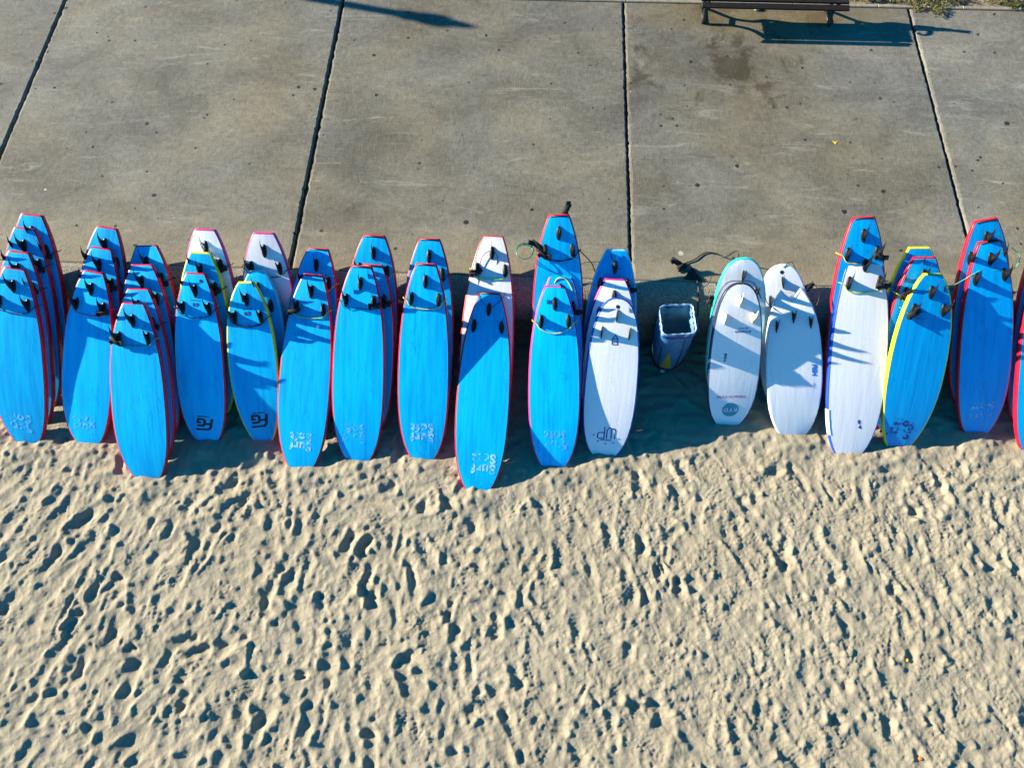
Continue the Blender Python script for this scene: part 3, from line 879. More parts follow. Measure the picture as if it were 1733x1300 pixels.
# ---- flat prints
def text_mesh(body, size, bold=0.0, shear=0.0, spacing=1.0, line=1.0):
    cu = bpy.data.curves.new('print', 'FONT')
    cu.body = body; cu.size = size; cu.align_x = 'CENTER'; cu.align_y = 'CENTER'
    cu.offset = bold; cu.shear = shear; cu.space_character = spacing; cu.space_line = line
    cu.resolution_u = 3
    ob = bpy.data.objects.new('print_source', cu)
    C.objects.link(ob)
    dg = bpy.context.evaluated_depsgraph_get()
    me_ = bpy.data.meshes.new_from_object(ob.evaluated_get(dg))
    V = [v.co.copy() for v in me_.vertices]; F = [tuple(p_.vertices) for p_ in me_.polygons]
    bpy.data.objects.remove(ob); bpy.data.curves.remove(cu); bpy.data.meshes.remove(me_)
    return V, F
def put_print(bd, VF, x, y, rot, mat, sx=1.0, sy=1.0, name='print', lift=0.0016):
    V, F = VF
    ca, sa = math.cos(rot), math.sin(rot)
    out = []
    for v in V:
        px, py = v.x * sx, v.y * sy
        X_, Y_ = x + px * ca - py * sa, y + px * sa + py * ca
        out.append((X_, Y_, bd.ztop(X_, Y_) + lift))
    me_ = bpy.data.meshes.new(name)
    me_.from_pydata(out, [], F)
    me_.materials.append(M[mat])
    return link(name, me_, bd.root)
def strokes(lines, w):
    V = []; F = []
    for pts in lines:
        P = [Vector((a, b2, 0)) for a, b2 in pts]
        L_, R_ = [], []
        for i, q_ in enumerate(P):
            d1 = (P[i] - P[i-1]).normalized() if i else (P[1] - P[0]).normalized()
            d2 = (P[i+1] - P[i]).normalized() if i < len(P) - 1 else d1
            n1 = Vector((-d1.y, d1.x, 0)); n2 = Vector((-d2.y, d2.x, 0)); nn = (n1 + n2)
            nn = nn.normalized() / max(.5, nn.normalized().dot(n1))
            L_.append(q_ + nn * w / 2); R_.append(q_ - nn * w / 2)
        b0 = len(V); V += L_ + R_; k = len(P)
        F += [(b0+i, b0+i+1, b0+k+i+1, b0+k+i) for i in range(k - 1)]
    return V, F
def star(r):
    V = [Vector((0, 0, 0))] + [Vector(((r if i % 2 == 0 else r * .42) * math.sin(i * math.pi / 5), (r if i % 2 == 0 else r * .42) * math.cos(i * math.pi / 5), 0)) for i in range(10)]
    return V, [(0, i + 1, (i + 1) % 10 + 1) for i in range(10)]
def disc(r, n=40):
    rr = [Vector((0, 0, 0))]
    V = rr + [Vector((r * k * math.cos(w), r * k * math.sin(w), 0)) for k in (.5, 1) for w in np.linspace(0, 2*math.pi, n, endpoint=False)]
    F = [(0, 1 + i, 1 + (i+1) % n) for i in range(n)] + [(1 + i, 1 + n + i, 1 + n + (i+1) % n, 1 + (i+1) % n) for i in range(n)]
    return V, F
PI = math.pi
SOFT = text_mesh('Surf\nSoft', 0.128, 0.0055, 0, 1.10, 0.80)
def soft_print(bd, x, fy, mat='p_white', s=1.0, rot=PI):
    put_print(bd, SOFT, x, bd.L * fy, rot, mat, s, s)
FG = strokes([[(0.0, 0.0), (0.16, .78), (.30, .92), (1.06, .92)], [(.10, .44), (.44, .44)],
              [(.98, .60), (.60, .60), (.50, .48), (.46, .16), (.56, .06), (.86, .06), (.90, .34), (.70, .34)]], .17)
def fg_print(bd, x, fy, w=0.165, rot=PI):
    V, F = FG
    V2 = [Vector((v.x - .52, v.y - .48, 0)) for v in V]
    put_print(bd, (V2, F), x, bd.L * fy, rot, 'p_black', w, w * .78, 'logo')
    put_print(bd, text_mesh('SURFBOARDS', .022, .0008), x, bd.L * fy + .085, rot, 'p_black', .95, .9)
def num_print(bd, txt, x, y, mat='p_navy', s=.05):
    put_print(bd, text_mesh(txt, s, .002), x, y, PI, mat)
    put_print(bd, strokes([[(-.045, 0), (-.02, 0)], [(-.01, 0), (.012, 0)], [(.02, 0), (.045, 0)]], .008), x, y + s * .8, PI, mat)

B = {}
def mk(key, label, **kw):
    B[key] = make_board(key, label, **kw); return B[key]

# stack at the left edge of the picture
b = mk('A0', 'blue red-railed board at far left, front of its stack of four'); leash(b, 'cblack'); soft_print(b, -.02, .13, 'p_faint')
b = mk('A1', 'blue board second from the front in the leftmost stack of four'); leash(b, 'cblack', 1, span=(0, 1))
b = mk('A2', 'blue board third from the front in the leftmost stack of four boards'); leash(b, 'cblack', 1, span=(0, 1))
b = mk('A3', 'blue board rearmost and tallest in the leftmost stack of four'); leash(b, 'cblack', 1, span=(0, 1))
# stack of three
b = mk('B0', 'blue board with pink cord across its fins, front of the stack of three at left'); leash(b, 'cpink', 1); soft_print(b, -.02, .135, 'p_faint')
b = mk('B1', 'blue board in the middle of the stack of three with the pink cord in front'); leash(b, 'cblack', 1, span=(0, 1))
b = mk('B2', 'blue board rearmost of the stack of three with the pink cord in front')
# second stack of four
b = mk('C0', 'low blue board without print, cuff on left fin, front of the second stack of four'); leash(b, 'cgreen', -1, sag=.0)
b = mk('C1', 'blue board directly behind the low unprinted front board, mostly covered by it'); leash(b, 'cblack', 1, span=(0, 1))
b = mk('C2', 'blue board with thin dark cord between its fins, third back behind the unprinted one'); leash(b, 'cblack', 0, sag=-.1, rad=.003)
b = mk('C3', 'blue board rearmost in the stack with the low unprinted board in front'); leash(b, 'cblack', 1, span=(0, 1))
# FG boards
b = mk('D0', 'blue red-railed board with black FG logo and round leash plug near its tail', skin='blue'); leash(b, 'cblack'); fg_print(b, .0, .115); num_print(b, "6'0", .0, b.L - .30)
put_print(b, disc(.016, 16), .055, b.L - .075, 0, 'p_black', name='leash_plug')
b = mk('D1', 'yellow-railed blue board between the FG logo board and the white board behind it', rail='yellow'); leash(b, 'cblack', 1, span=(0, 1))
b = mk('D2', 'white magenta-railed board with a clear centre fin, behind the yellow-railed blue one', skin='white', rail='pink')
b.fins[0].data = FINS['clear'][0]; leash(b, 'cblack', 1, span=(0, 1))
b = mk('E0', 'short blue board with yellow rails and black FG logo near its nose', rail='yellow', tail='short'); leash(b, 'cblack', double=True); fg_print(b, .0, .145, .175, PI + .12); num_print(b, "6'0", .0, b.L - .30)
b = mk('E1', 'short blue board with pale cyan rails behind the yellow-railed FG board', rail='cyan', tail='short')
b = mk('E2', 'white magenta-railed board with three black fins behind the yellow-railed FG board', skin='white', rail='pink'); leash(b, 'cblack', lift=.0)
# pairs in the middle
b = mk('F0', 'blue board with green cord across its fins and a pale sticker below them', tailtrim='dark'); leash(b, 'clime', -1); soft_print(b, .0, .15, 'p_white', .92)
put_print(b, disc(.017, 14), .09, b.L - .50, 0, 'p_pale', name='sticker')
b = mk('F1', 'blue board behind the one with green cord and pale sticker', tailtrim='dark'); leash(b, 'cyellow', span=(0, 1))
b = mk('G0', 'blue front board of three with a cuff on the right fin, print near the nose', tailtrim='dark'); leash(b, 'cblack', 1, sag=-.02, rad=.003); soft_print(b, -.03, .155, 'p_faint')
b = mk('G1', 'blue middle board of the three, mostly hidden by the one with faint print', tailtrim='dark'); leash(b, 'cblack', 1, span=(0, 1))
b = mk('G2', 'blue rearmost board of the three left of the yellow-cord board', tailtrim='dark'); leash(b, 'cyellow', span=(0, 1))
b = mk('H0', 'blue board with yellow cord across its fins and clear white Surf Soft print', tailtrim='dark'); leash(b, 'cyellow'); soft_print(b, .0, .155, 'p_white')
b = mk('H1', 'blue board behind the one with the yellow cord', tailtrim='dark'); leash(b, 'cblack', span=(0, 1))
b = mk('I0', 'low blue board in front of a white one, its nose farthest down the beach', tailtrim='dark'); soft_print(b, .05, .145, 'p_white')
b = mk('I1', 'white red-railed long board with lime cord behind the low blue board', skin='white'); leash(b, 'clime', -1)
b = mk('J0', 'blue pink-railed board with a loose yellow cord hanging below its fins', rail='pink'); leash(b, 'cyellow', sag=.12); soft_print(b, .02, .165, 'p_faint')
b = mk('J1', 'blue magenta-railed board sandwiched between the loose yellow-cord board and the tallest one', rail='pink'); leash(b, 'cgreen', span=(0, 1), cuff=1)
b = mk('J2', 'tallest blue board with coiled green leash at its left fin', tailtrim='dark'); leash(b, 'cblack', -1, double=True)
# white group with the dm logo
b = mk('K0', 'white blue-railed round-tailed board with navy logo and stars near its nose', skin='white', rail='rblue', tail='round', fin='slim')
put_print(b, disc(.018, 18), .0, b.L - .085, 0, 'p_black', name='leash_plug')
DM = strokes([[(.42, .50), (.10, .50), (0, .40), (0, .08), (.08, 0), (.42, 0)], [(.42, -.03), (.42, 1.0)],
              [(.58, 0), (.58, .72), (.72, .95), (.86, .88), (.86, .0)], [(.86, .80), (1.0, .90), (1.10, .72), (1.10, 0)]], .07)
put_print(b, ([Vector((v.x - .55, v.y - .5, 0)) for v in DM[0]], DM[1]), .0, b.L * .165, 0, 'p_navy', .155, .125, 'logo')
put_print(b, text_mesh('SURFBOARDS', .018, .0006), .0, b.L * .165 - .078, PI, 'p_navy')
for k, (sx_, sy_) in enumerate(((-.125, .02), (-.075, -.045), (0, -.07), (.075, -.055), (.125, -.01))):
    put_print(b, star(.014), sx_, b.L * .115 + sy_ + .03, 0, 'p_blue', name='star')
put_print(b, strokes([[(-.026, -.045), (.026, -.045), (.026, .012), (0, .045), (-.026, .012), (-.026, -.045)], [(-.026, .012), (.026, .012)]], .008), .0, b.L - .40, 0, 'p_navy')
put_print(b, text_mesh("6.0", .03, .001), .0, b.L - .418, PI, 'p_navy')
b = mk('K1', 'white magenta-railed board between the navy-logo board and a pale-cyan-railed blue one', skin='white', rail='pink')
b = mk('K2', 'blue pale-cyan-railed board behind two white boards, left of the trash bin', skin='deep', rail='cyan'); leash(b, 'cgreen', 1, span=(-1, 1))
# two pairs right of the bin
b = mk('L0', 'white board with three cream fins and round teal RYD logo', skin='white', rail='navy', tail='round', fin='cream')
put_print(b, disc(.082), .0, b.L * .135, 0, 'p_teal', name='logo')
put_print(b, text_mesh('RYD', .062, .0012, 0, 1.25), .0, b.L * .135, PI, 'p_pale', 1, 1, lift=.003)
put_print(b, text_mesh('Waves in Canai', .045, .0006, .35), .0, b.L * .235, PI, 'p_pink')
put_print(b, text_mesh('RYDample', .035, .0006, .2), .05, b.L - .47, PI, 'p_navy')
put_print(b, text_mesh('BEATRICE', .02, .0004), .05, b.L - .435, PI, 'p_navy')
put_print(b, text_mesh('RYD 6', .03, .002), -.10, b.L * .52, -PI / 2 - .05, 'p_black')
b = mk('L1', 'large white board with turquoise rail behind the cream-finned RYD board', skin='white', rail='turq', tail='round', fin='slim')
b = mk('M0', 'white fish-tailed board with blue FISH lettering', skin='white', rail='wrail', tail='fish', notch=.10, fin='slim')
put_print(b, text_mesh('FISH', .062, .003, .15), .185, b.L * .46, -PI / 2, 'p_blue')
put_print(b, text_mesh('6.0', .026, .0006), .185, b.L * .36, -PI / 2, 'p_worn_navy')
b = mk('M1', 'white round-tailed board with leash plug behind the fish-tailed board', skin='white', rail='wrail', tail='round', fin='slim', centre=True)
put_print(b, disc(.018, 18), .0, b.L - .07, 0, 'p_black', name='leash_plug')
# right hand side
b = mk('N0', 'long white blue-railed board with lime cord in front of a red-railed blue board', skin='white', rail='rblue'); leash(b, 'clime', 1)
V_ = []
for y_ in np.linspace(.11, .24, 7) * b.L:
    hw_ = hw_at(b, y_); zt = b.ztop(0, y_)
    V_ += [(-hw_ - .002, y_, zt - .05), (-hw_ - .003, y_, zt - .022), (-hw_ + .006, y_, zt - .001), (-hw_ + .016, y_, zt + .0005)]
link('rail_patch', mesh_of('rail_patch', V_, [(i*4+j, i*4+j+1, i*4+j+5, i*4+j+4) for i in range(6) for j in range(3)], M['wrail']), b.root)
put_print(b, text_mesh('E\n4', .055, .002), .06, b.L * .16, .2, 'p_navy')
b = mk('N1', 'tall blue red-railed board with yellow cord behind the long white one', skin='deep', tailtrim='dark'); leash(b, 'cyellow', 1, span=(-1, 0))
b = mk('O0', 'blue yellow-railed board with worn navy print, front of three', skin='deep', rail='yellow', tail='short'); leash(b, 'cgreen', -1, span=(-1, 0), rad=.003); soft_print(b, -.02, .13, 'p_worn_navy', 1.0, PI - .25)
b = mk('O1', 'blue red-railed board between two yellow-railed boards', skin='deep', rail='red'); leash(b, 'clime', -1, span=(-1, 0))
b = mk('O2', 'yellow-railed blue board at the back of the three with a red one in the middle', skin='deep', rail='yellow'); leash(b, 'cgreen', 1, span=(-1, 0))
b = mk('P0', 'blue red-railed board with green cord tied between its fins, second from right edge', skin='deep', tailtrim='dark'); soft_print(b, .0, .14, 'p_faint')
b = mk('P1', 'tall blue red-railed board behind the green-corded one near the right edge', skin='deep', tailtrim='dark')
b = mk('Q0', 'blue red-railed board cut off by the right edge of the picture, front one')
b = mk('Q1', 'blue red-railed board behind the one cut off by the right edge')

# ---- loose leashes that hang or lie about, each part of its own board
b = B['J2']
w0 = b.mat @ Vector((-b.fx, b.L - b.sf, .10))
pts = []
for k in range(30):
    t = k / 29 * 4.6 * PI
    r_ = .085 - .012 * (k / 29)
    pts.append((-b.fx - .19 + r_ * math.cos(t), b.L - b.sf + .0 + r_ * .8 * math.sin(t), .05 + .002 * k - .05 * math.sin(t)))
free_cord(b, pts, 'cdkgreen', True, .0045, (((-b.fx - .06, b.L - b.sf + .05, .10), 2.5, .16),), sub=3)
hw_ = hw_at(b, b.L - .2)
free_cord(b, [(hw_, b.L - .30, .0), (hw_ + .06, b.L - .36, .02), (hw_ + .16, b.L - .47, -.04), (hw_ + .22, b.L - .60, -.10), (hw_ + .38, b.L - .78, -.22)], 'cblack', True, .005)
k_ = MB(); cuff_mesh(k_, (.07, b.L + .04, -.02), 1.1, .12, .05, .05); k_.build('cuff', M['cuff'], b.root)
b = B['K2']
hw_ = hw_at(b, b.L - .25)
free_cord(b, [(hw_ * -.2, b.L - .10, .04), (-hw_, b.L - .13, .03), (-hw_ - .1, b.L - .14, .02), (-hw_ - .17, b.L - .19, .0), (-hw_ - .26, b.L - .22, -.03)], 'cgreen', True, .0035)
free_cord(b, [(-.03, b.L - .17, .09), (-.06, b.L + .0, .06), (-.02, b.L - .12, .07), (.10, b.L - .25, .04), (.13, b.L - .40, .06), (.10, b.L - .52, .08)], 'cblack', True, .003)
b = B['I1']
free_cord(b, [(-.11, b.L - .62, .045), (-.115, b.L - .50, .06), (-.11, b.L - .30, .07), (-.075, b.L - .19, .07), (0, b.L - .155, .07), (.05, b.L - .20, .06), (.055, b.L - .36, .05), (.06, b.L - .60, .045)], 'cblack', True, .003)
b = B['I0']
free_cord(b, [(-.13, b.L + .02, -.02), (-.12, b.L - .03, .04), (-.06, b.L - .11, .045), (0, b.L - .14, .05), (.06, b.L - .12, .045), (.13, b.L - .04, .04), (.15, b.L + .03, .0)], 'cblack', True, .003)
b = B['J1']
free_cord(b, [(-.07, b.L - .13, .04), (-.03, b.L - .06, .05), (.04, b.L - .06, .05), (.10, b.L - .14, .05), (.16, b.L - .30, .05), (.22, b.L - .45, .03)], 'cyellow', True, .004)
b = B['M0']
free_cord(b, [(-.24, b.L - .0, .03), (-.23, b.L - .10, .05), (-.10, b.L - .22, .055), (.05, b.L - .27, .05), (.20, b.L - .22, .05), (.26, b.L - .08, .03), (.20, b.L + .05, .01)], 'cblack', True, .0035)
b = B['M1']
free_cord(b, [(.02, b.L - .03, .04), (.10, b.L + .01, .03), (.14, b.L - .12, .04), (.13, b.L - .30, .05), (.09, b.L - .42, .05)], 'cblack', True, .003)
free_cord(b, [(-.27, b.L - .28, .0), (-.20, b.L - .36, .045), (0, b.L - .42, .05), (.16, b.L - .34, .05), (.27, b.L - .26, .0)], 'cblack', True, .0035, (((.25, b.L - .26, .03), .4, .07),))
b = B['L1']
free_cord(b, [(2.00, 3.80, .08), (1.96, 4.00, .22), (1.90, 4.06, .05), (1.80, 4.12, .015), (1.70, 4.12, .012), (1.60, 4.04, .012), (1.50, 3.99, .012), (1.46, 3.96, .02)], 'cblack', False, .006,
          (((1.42, 3.985, .028), -.6, .15), ((1.455, 3.93, .03), .4, .08)))
free_cord(b, [(-.20, b.L - .16, .03), (-.27, b.L - .17, .02), (-.30, b.L - .26, .0), (-.36, b.L - .30, .0), (-.36, b.L - .40, .0), (-.30, b.L - .46, .01)], 'cblack', True, .0035, (((-.27, b.L - .42, .02), 1.2, .09),))
b = B['L0']
free_cord(b, [(-.26, b.L - .42, .0), (-.20, b.L - .12, .035), (-.12, b.L + .005, .03), (0, b.L + .015, .02), (.12, b.L - .01, .03), (.20, b.L - .16, .03)], 'cblack', True, .0045)
b = B['P0']
free_cord(b, [(-.42, b.L - .42, .0), (-.28, b.L - .36, .03), (-b.fx, b.L - b.sf + .06, .06), (-.05, b.L - b.sf + .07, .05), (b.fx, b.L - b.sf + .05, .06), (.24, b.L - .28, .04), (.26, b.L - .18, .05), (.20, b.L - .10, .02)], 'cgreen', True, .0038)

# strap hanging from the promenade edge over the coping
st = empty('strap', (1.575, 3.83, 0.0))
tag(st, 'black strap with a flat triangular end hanging over the coping above the trash bin', 'strap')
m_ = MB(); m_.add([(-.10, -.02, .006), (.09, -.035, .006), (-.02, .10, .05), (-.10, -.02, .0), (.09, -.035, .0), (-.02, .10, .03)], [(0, 1, 2), (5, 4, 3), (0, 3, 4, 1), (1, 4, 5, 2), (2, 5, 3, 0)])
m_.build('strap_end', M['cuff'], st, smooth=False)
pts = [(.03, -.03, .012)] + [(.035 + .03 * t / 1.5, -.055 - RS * math.sin(t) + .0 * t, -RS + RS * math.cos(t) + .012) for t in np.linspace(.1, 1.5, 9)] + [(.055, -.345, -.36), (.05, -.35, -.45)]
m_ = MB(); m_.tube(smooth_path(pts, 3), .008, 6); m_.build('strap_cord', M['cblack'], st)

# ------------------------------------------------------------------ trash bin
bx, by = 1.434, 3.30
bn = empty('trash_bin', (bx, by, sand_z(bx, by)))
bn.rotation_euler = (0.0, R(-4.5), 0.0)
tag(bn, 'blue trash bin with a clear plastic liner standing in the shade by the seawall', 'trash bin')
def sq(r_, z, e=2.0, n=32, ox=0, oy=0, ang=0.06):
    out = []
    for k in range(n):
        w = 2 * PI * k / n
        c_, s_ = math.cos(w), math.sin(w)
        rr = r_ / (abs(c_) ** e + abs(s_) ** e) ** (1 / e)
        x, y = rr * c_, rr * s_
        out.append(Vector((x * math.cos(ang) - y * math.sin(ang) + ox, x * math.sin(ang) + y * math.cos(ang) + oy, z)))
    return out
BH = 0.90
m_ = MB(); m_.loft([sq(.135, .085), sq(.150, .10), sq(.172, .28, 2.05), sq(.185, .50, 2.1, ox=.003), sq(.180, .70, 2.5, ox=.006), sq(.158, BH - .02, 6, ox=.01)], cap1=False)
m_.build('body', M['binblue'], bn)
m_ = MB(); m_.loft([sq(.164, BH - .085, 4, ox=.01), sq(.169, BH - .08, 5, ox=.01), sq(.165, BH - .015, 7, ox=.01), sq(.156, BH - .012, 7, ox=.01), sq(.150, BH - .085, 6, ox=.01), sq(.164, BH - .085, 4, ox=.01)], cap0=False, cap1=False)
m_.build('rim', M['binrim'], bn)
m_ = MB()
rings = []
for r_, z, e in ((.166, BH - .06, 6), (.164, BH - .012, 8), (.160, BH + .004, 9), (.1555, BH + .004, 9), (.150, BH - .02, 9)):
    rg = sq(r_, z, e, 48, .010)
    rings.append([q_ + Vector((random.gauss(0, .0025), random.gauss(0, .0025), random.gauss(0, .004))) for q_ in rg])
m_.loft(rings, cap0=False, cap1=False); m_.build('liner_cuff', M['liner'], bn)
rings = []
for r_, z, e in ((.143, BH - .02, 9), (.140, BH - .12, 6), (.140, BH - .30, 4), (.13, BH - .48, 3), (.05, BH - .52, 2)):
    rings.append([q_ + Vector((random.gauss(0, .006), random.gauss(0, .006), 0)) for q_ in sq(r_, z, e, 40, .010)])
m_ = MB(); m_.loft(rings, cap0=False, cap1=True); m_.build('liner_bag', M['linerin'], bn)
for wa in (-2.25, -1.15, .6, 2.6):
    pts = []
    for r_, z, ox in ((.152, .10, 0), (.175, .28, 0), (.188, .50, .003), (.184, .70, .006), (.172, BH - .08, .01)):
        pts.append((r_ * math.cos(wa) + ox, r_ * math.sin(wa), z))
    m_ = MB(); m_.tube(pts, .006, 6); m_.build('seam', M['bindark'], bn)
m_ = MB()
tri = []
for u_, z in ((-2.05, .135), (-1.42, .135), (-1.72, .40)):
    pass
V = []; F = []
nr = 8
for j in range(nr + 1):
    z = .14 + .42 * j / nr
    half = .36 * (1 - j / nr) + .01
    r_ = np.interp(z, [.10, .28, .50, .70], [.150, .172, .185, .180]) + .005
    for i in range(5):
        wa = -1.78 - half + 2 * half * i / 4
        V.append((r_ * math.cos(wa), r_ * math.sin(wa), z))
F = [(j*5+i, j*5+i+1, (j+1)*5+i+1, (j+1)*5+i) for j in range(nr) for i in range(4)]
m_.add(V, F); m_.build('yellow_panel', M['binyellow'], bn)
m_ = MB(); m_.tube([(.154 * math.cos(w), .154 * math.sin(w), .10) for w in np.linspace(0, 2 * PI, 25)], .009, 6, False); m_.build('base_ring', M['bindark'], bn)
m_ = MB(); m_.loft([sq(.12, -.03), sq(.125, .03), sq(.10, .085)]); m_.build('foot', M['bindark'], bn)
m_ = MB(); m_.loft([[Vector((-.05 + .028 * k * math.cos(w), -.125 - dz, .035 + .028 * k * math.sin(w))) for w in np.linspace(0, 2 * PI, 12, endpoint=False)] for k, dz in ((1, 0), (1, .02), (.6, .03))]); m_.build('foot_cap', M['metal'], bn)
m_ = MB(); m_.tube(smooth_path([(.165, -.10, BH - .06), (.195, -.06, BH - .10), (.205, .02, BH - .12), (.19, .09, BH - .10), (.165, .12, BH - .06)], 4), .012, 8); m_.build('handle', M['binrim'], bn)

# ------------------------------------------------------------------ bench
be = empty('park_bench', (2.63, 7.42, 0))
tag(be, 'dark slatted park bench with cast iron legs on the concrete promenade', 'bench')
SH = 0.352
for k in range(5):
    m_ = MB(); y = -.155 + .0675 * k + (0.016 if k > 0 else 0); z = SH - .012 + .004 * (2 - k) * .5 - (.018 if k == 0 else 0)
    m_.box((0, y, z), (1.66, .064, .026), Euler((R(22) if k == 0 else R(-3), 0, 0)).to_matrix(), bev=.004)
    m_.build('seat_slat', M['wood'], be, smooth=False)
for k in range(3):
    m_ = MB(); t = k / 2
    m_.box((0, 0.212 + .032 * t, SH + .09 + .175 * t), (1.66, .020, .070), Euler((R(-13), 0, 0)).to_matrix(), bev=.004)
    m_.build('back_slat', M['wood'], be, smooth=False)
for sx in (-.735, .735):
    m_ = MB()
    m_.tube(smooth_path([(sx, -.045, .0), (sx, -.045, .04), (sx, .0, .14), (sx, -.02, .24), (sx, -.12, SH - .045)], 4), [.021] * 17, 8)
    m_.tube(smooth_path([(sx, .21, .0), (sx, .20, .05), (sx, .12, .15), (sx, .13, .25), (sx, .19, SH - .03), (sx, .215, SH + .14), (sx, .245, SH + .32)], 4), .020, 8)
    m_.tube([(sx, -.045, .018), (sx, .21, .018)], .013, 6)
    m_.tube([(sx, .0, .14), (sx, .12, .15)], .016, 6)
    m_.tube([(sx, -.17, SH - .045), (sx, .19, SH - .04)], .016, 6)
    m_.build('leg_frame', M['iron'], be)
    m_ = MB()
    m_.tube(smooth_path([(sx, .105, SH + .07), (sx, .075, SH + .085), (sx, .085, SH + .115), (sx, .14, SH + .135), (sx, .215, SH + .135)], 4), .015, 8)
    m_.build('armrest', M['iron'], be)

# ------------------------------------------------------------------ street lamp beyond the top left corner (its shadow reaches into view)
lx, ly = -8.22, 8.80
lp = empty('street_lamp', (lx, ly, -.03))
tag(lp, 'slim dark street lamp standing on the planting strip behind the promenade', 'street lamp')
def lathe(m_, prof, n=14):
    m_.loft([[Vector((r_ * math.cos(w), r_ * math.sin(w), z)) for w in np.linspace(0, 2*PI, n, endpoint=False)] for r_, z in prof])
m_ = MB(); lathe(m_, [(.16, 0), (.16, .05), (.10, .10), (.085, .5), (.065, .55), (.058, 2.72)]); m_.build('pole', M['iron'], lp)
m_ = MB(); lathe(m_, [(.05, 2.715), (.085, 2.735), (.085, 2.77), (.05, 2.79)]); m_.build('collar', M['iron'], lp)
m_ = MB(); lathe(m_, [(.06, 2.785), (.10, 2.83), (.105, 2.90), (.08, 2.935)]); m_.build('lamp_glass', M['liner'], lp)
m_ = MB(); lathe(m_, [(.11, 2.935), (.08, 2.965), (.06, 3.0), (.05, 3.05), (.03, 3.09)]); m_.build('lamp_cap', M['iron'], lp)

# ------------------------------------------------------------------ weeds and grass at the top edge
def leaves(cx_, cy_, rx, ry, n, hmax, size, name, mat):
    m_ = MB()
    for k in range(n):
        t = rng.uniform(0, 2 * PI); r_ = math.sqrt(rng.uniform(0, 1))
        x, y = cx_ + rx * r_ * math.cos(t), cy_ + ry * r_ * math.sin(t)
        z = (1 - r_ ** 2) * hmax * rng.uniform(.1, 1) + .01
        a = rng.uniform(0, 2 * PI); tl = rng.uniform(-.2, 1.0)
        l_ = size * rng.uniform(.6, 1.5); w_ = l_ * rng.uniform(.22, .45)
        d_ = Vector((math.cos(a) * math.cos(tl), math.sin(a) * math.cos(tl), math.sin(tl)))
        s_ = Vector((-math.sin(a), math.cos(a), rng.uniform(-.4, .4))).normalized()
        p0 = Vector((x, y, z))
        m_.add([p0, p0 + d_ * l_ * .5 + s_ * w_ * .5, p0 + d_ * l_ - Vector((0, 0, l_ * .2)), p0 + d_ * l_ * .5 - s_ * w_ * .5], [(0, 1, 2, 3)])
    me_ = bpy.data.meshes.new(name); me_.from_pydata(m_.v, [], m_.f); me_.materials.append(M[mat])
    return link(name, me_)
def clump(spots_, mat, label):
    m_ = []
    for cx_, cy_, rx, ry, n, hm in spots_: m_.append(leaves(cx_, cy_, rx, ry, n, hm, .036, 'weed_part', mat))
    V = []; F = []
    for o in m_:
        k = len(V); V += [v.co.copy() for v in o.data.vertices]; F += [tuple(k + i for i in p_.vertices) for p_ in o.data.polygons]
        me_ = o.data; bpy.data.objects.remove(o); bpy.data.meshes.remove(me_)
    me_ = bpy.data.meshes.new('weed_clump'); me_.from_pydata(V, [], F); me_.materials.append(M[mat])
    tag(link('weed_clump', me_), label, 'weed')
clump([(4.30, 7.86, .22, .10, 220, .06), (4.55, 7.80, .18, .13, 330, .08), (4.70, 7.66, .09, .10, 150, .05), (4.78, 7.82, .16, .10, 220, .07), (5.0, 7.90, .14, .08, 120, .06), (4.45, 7.70, .07, .05, 60, .03)], 'weeddry', 'yellow-green weed spilling over the kerb onto the promenade at the slab joint')
clump([(3.88, 7.92, .16, .09, 240, .08), (4.05, 7.95, .13, .1, 180, .07), (3.72, 7.96, .1, .06, 90, .05)], 'weed', 'dark green weed behind the kerb just right of the bench')
clump([(5.52, 7.88, .16, .08, 220, .06), (5.72, 7.84, .18, .1, 300, .07), (5.95, 7.88, .15, .1, 220, .07), (5.6, 7.76, .08, .05, 80, .03)], 'weed', 'green weed along the kerb at the top right corner')
m_ = MB()
for k in range(6000):
    x = rng.uniform(-9, 9); y = 7.84 + rng.exponential(.35)
    if noise_ok := (math.sin(x * 2.3) + math.sin(x * 5.1 + 1) + rng.uniform(-1, 1)) < -.2: continue
    a = rng.uniform(0, 2 * PI); l_ = rng.uniform(.03, .10)
    p0 = Vector((x, y, -.03)); d_ = Vector((math.cos(a) * .6, math.sin(a) * .6, 1)) * l_
    s_ = Vector((-math.sin(a), math.cos(a), 0)) * .005
    m_.add([p0 - s_, p0 + s_, p0 + d_], [(0, 1, 2)])
me_ = bpy.data.meshes.new('grass'); me_.from_pydata(m_.v, [], m_.f); me_.materials.append(M['weeddry'])
tag(link('grass', me_), kind='stuff')

# ------------------------------------------------------------------ litter
def curl_leaf(x, y, ln, ang, label, mat='leaf', z=None):
    o = empty('dry_leaf', (x, y, (sand_z(x, y) if z is None else z) + .004))
    V = []; F = []
    nu, nv = 7, 4
    for i in range(nu):
        t = i / (nu - 1); w_ = ln * .24 * math.sin(PI * min(.97, t + .06)) ** .8
        for j in range(nv):
            s_ = -1 + 2 * j / (nv - 1)
            V.append((ln * (t - .5), w_ * s_, .012 + .35 * w_ * s_ * s_ + ln * .18 * (t - .5) ** 2))
    F = [(i*nv+j, i*nv+j+1, (i+1)*nv+j+1, (i+1)*nv+j) for i in range(nu - 1) for j in range(nv - 1)]
    me_ = mesh_of('blade', V, F, M[mat]); b_o = link('blade', me_, o)
    m_ = MB(); m_.tube([(ln * .48, 0, .02), (ln * .68, ln * .05, .02)], .002, 5); m_.build('stalk', M['twig'], o)
    o.rotation_euler = (0, 0, ang)
    tag(o, label, 'leaf', 'dry leaves on the sand')
curl_leaf(-3.69, 2.26, .10, .9, 'curled dry leaf on shaded sand left of the FG board nose')
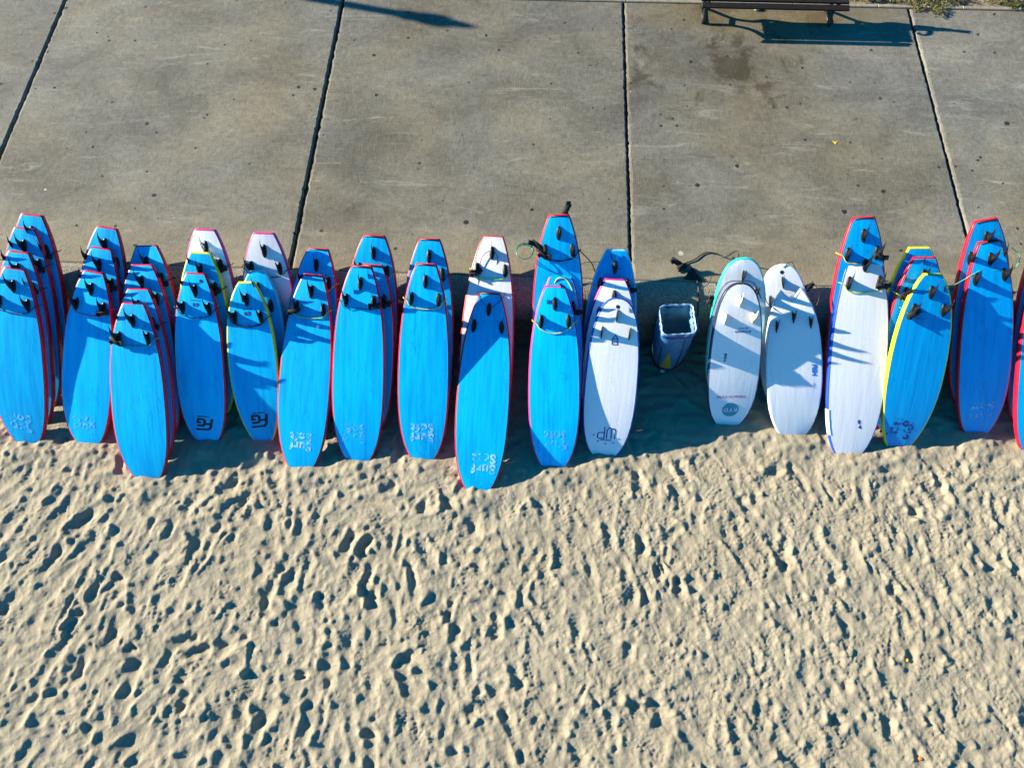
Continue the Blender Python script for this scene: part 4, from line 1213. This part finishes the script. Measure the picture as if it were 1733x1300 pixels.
curl_leaf(-3.82, 2.27, .075, 1.9, 'smaller dry leaf against the rail of the low unprinted blue board')
curl_leaf(3.60, 2.60, .13, .45, 'curled tan leaf between the long white board and the yellow-railed board')
def twig(x, y, pts, label):
    o = MB(); o.tube([(a, b2, c_) for a, b2, c_ in pts], .0055, 5)
    t_ = o.build('twig', M['twig']); t_.location = (x, y, sand_z(x, y) + .01); tag(t_, label, 'twig', 'twigs on the sand')
twig(-3.79, 2.06, [(-.06, -.02, 0), (-.02, .0, .006), (.04, .012, .004), (.11, .035, .01)], 'pale crooked twig on shaded sand right of the low unprinted board')
twig(-.16, 2.11, [(-.05, -.015, .01), (0, 0, .008), (.05, .02, .01)], 'short pale twig against the nose rail of the low blue board')
def lump(name, x, y, z, r_, mat, label, cat):
    m_ = MB(); rings = []
    for t in np.linspace(.15, PI - .15, 7):
        rings.append([Vector((r_ * math.sin(t) * math.cos(w) * random.uniform(.75, 1.2), r_ * .8 * math.sin(t) * math.sin(w) * random.uniform(.75, 1.2), r_ * .55 * math.cos(t))) for w in np.linspace(0, 2*PI, 9, endpoint=False)])
    m_.loft(rings); o = m_.build(name, M[mat], smooth=False); o.location = (x, y, z + r_ * .35); tag(o, label, cat)
m_ = MB(); lathe(m_, [(.015, 0), (.015, .008), (.012, .011)], 12)
o = m_.build('bottle_cap', M['capy']); o.location = (3.45, .42, sand_z(3.45, .42) + .004); o.rotation_euler = (.3, .4, 0); tag(o, 'small yellow bottle cap lying on the open sand at right', 'bottle cap')
lump('orange_scrap', 3.42, -.36, sand_z(3.42, -.36), .022, 'capo', 'small rust-orange scrap on the sand near the bottom edge', 'litter')
lump('paper_scrap', 2.55, 7.63, 0, .045, 'paper', 'crumpled pale paper on the concrete under the bench', 'paper')
m_ = MB()
m_.add([(-.03, .02, .004), (.0, -.03, .004), (.012, -.005, .004), (.035, .02, .004), (.01, .012, .004)], [(0, 1, 2, 4), (4, 2, 3)])
o = m_.build('paint_mark', M['yelpaint'], prom, smooth=False); o.location = (3.20, 5.60, 0)
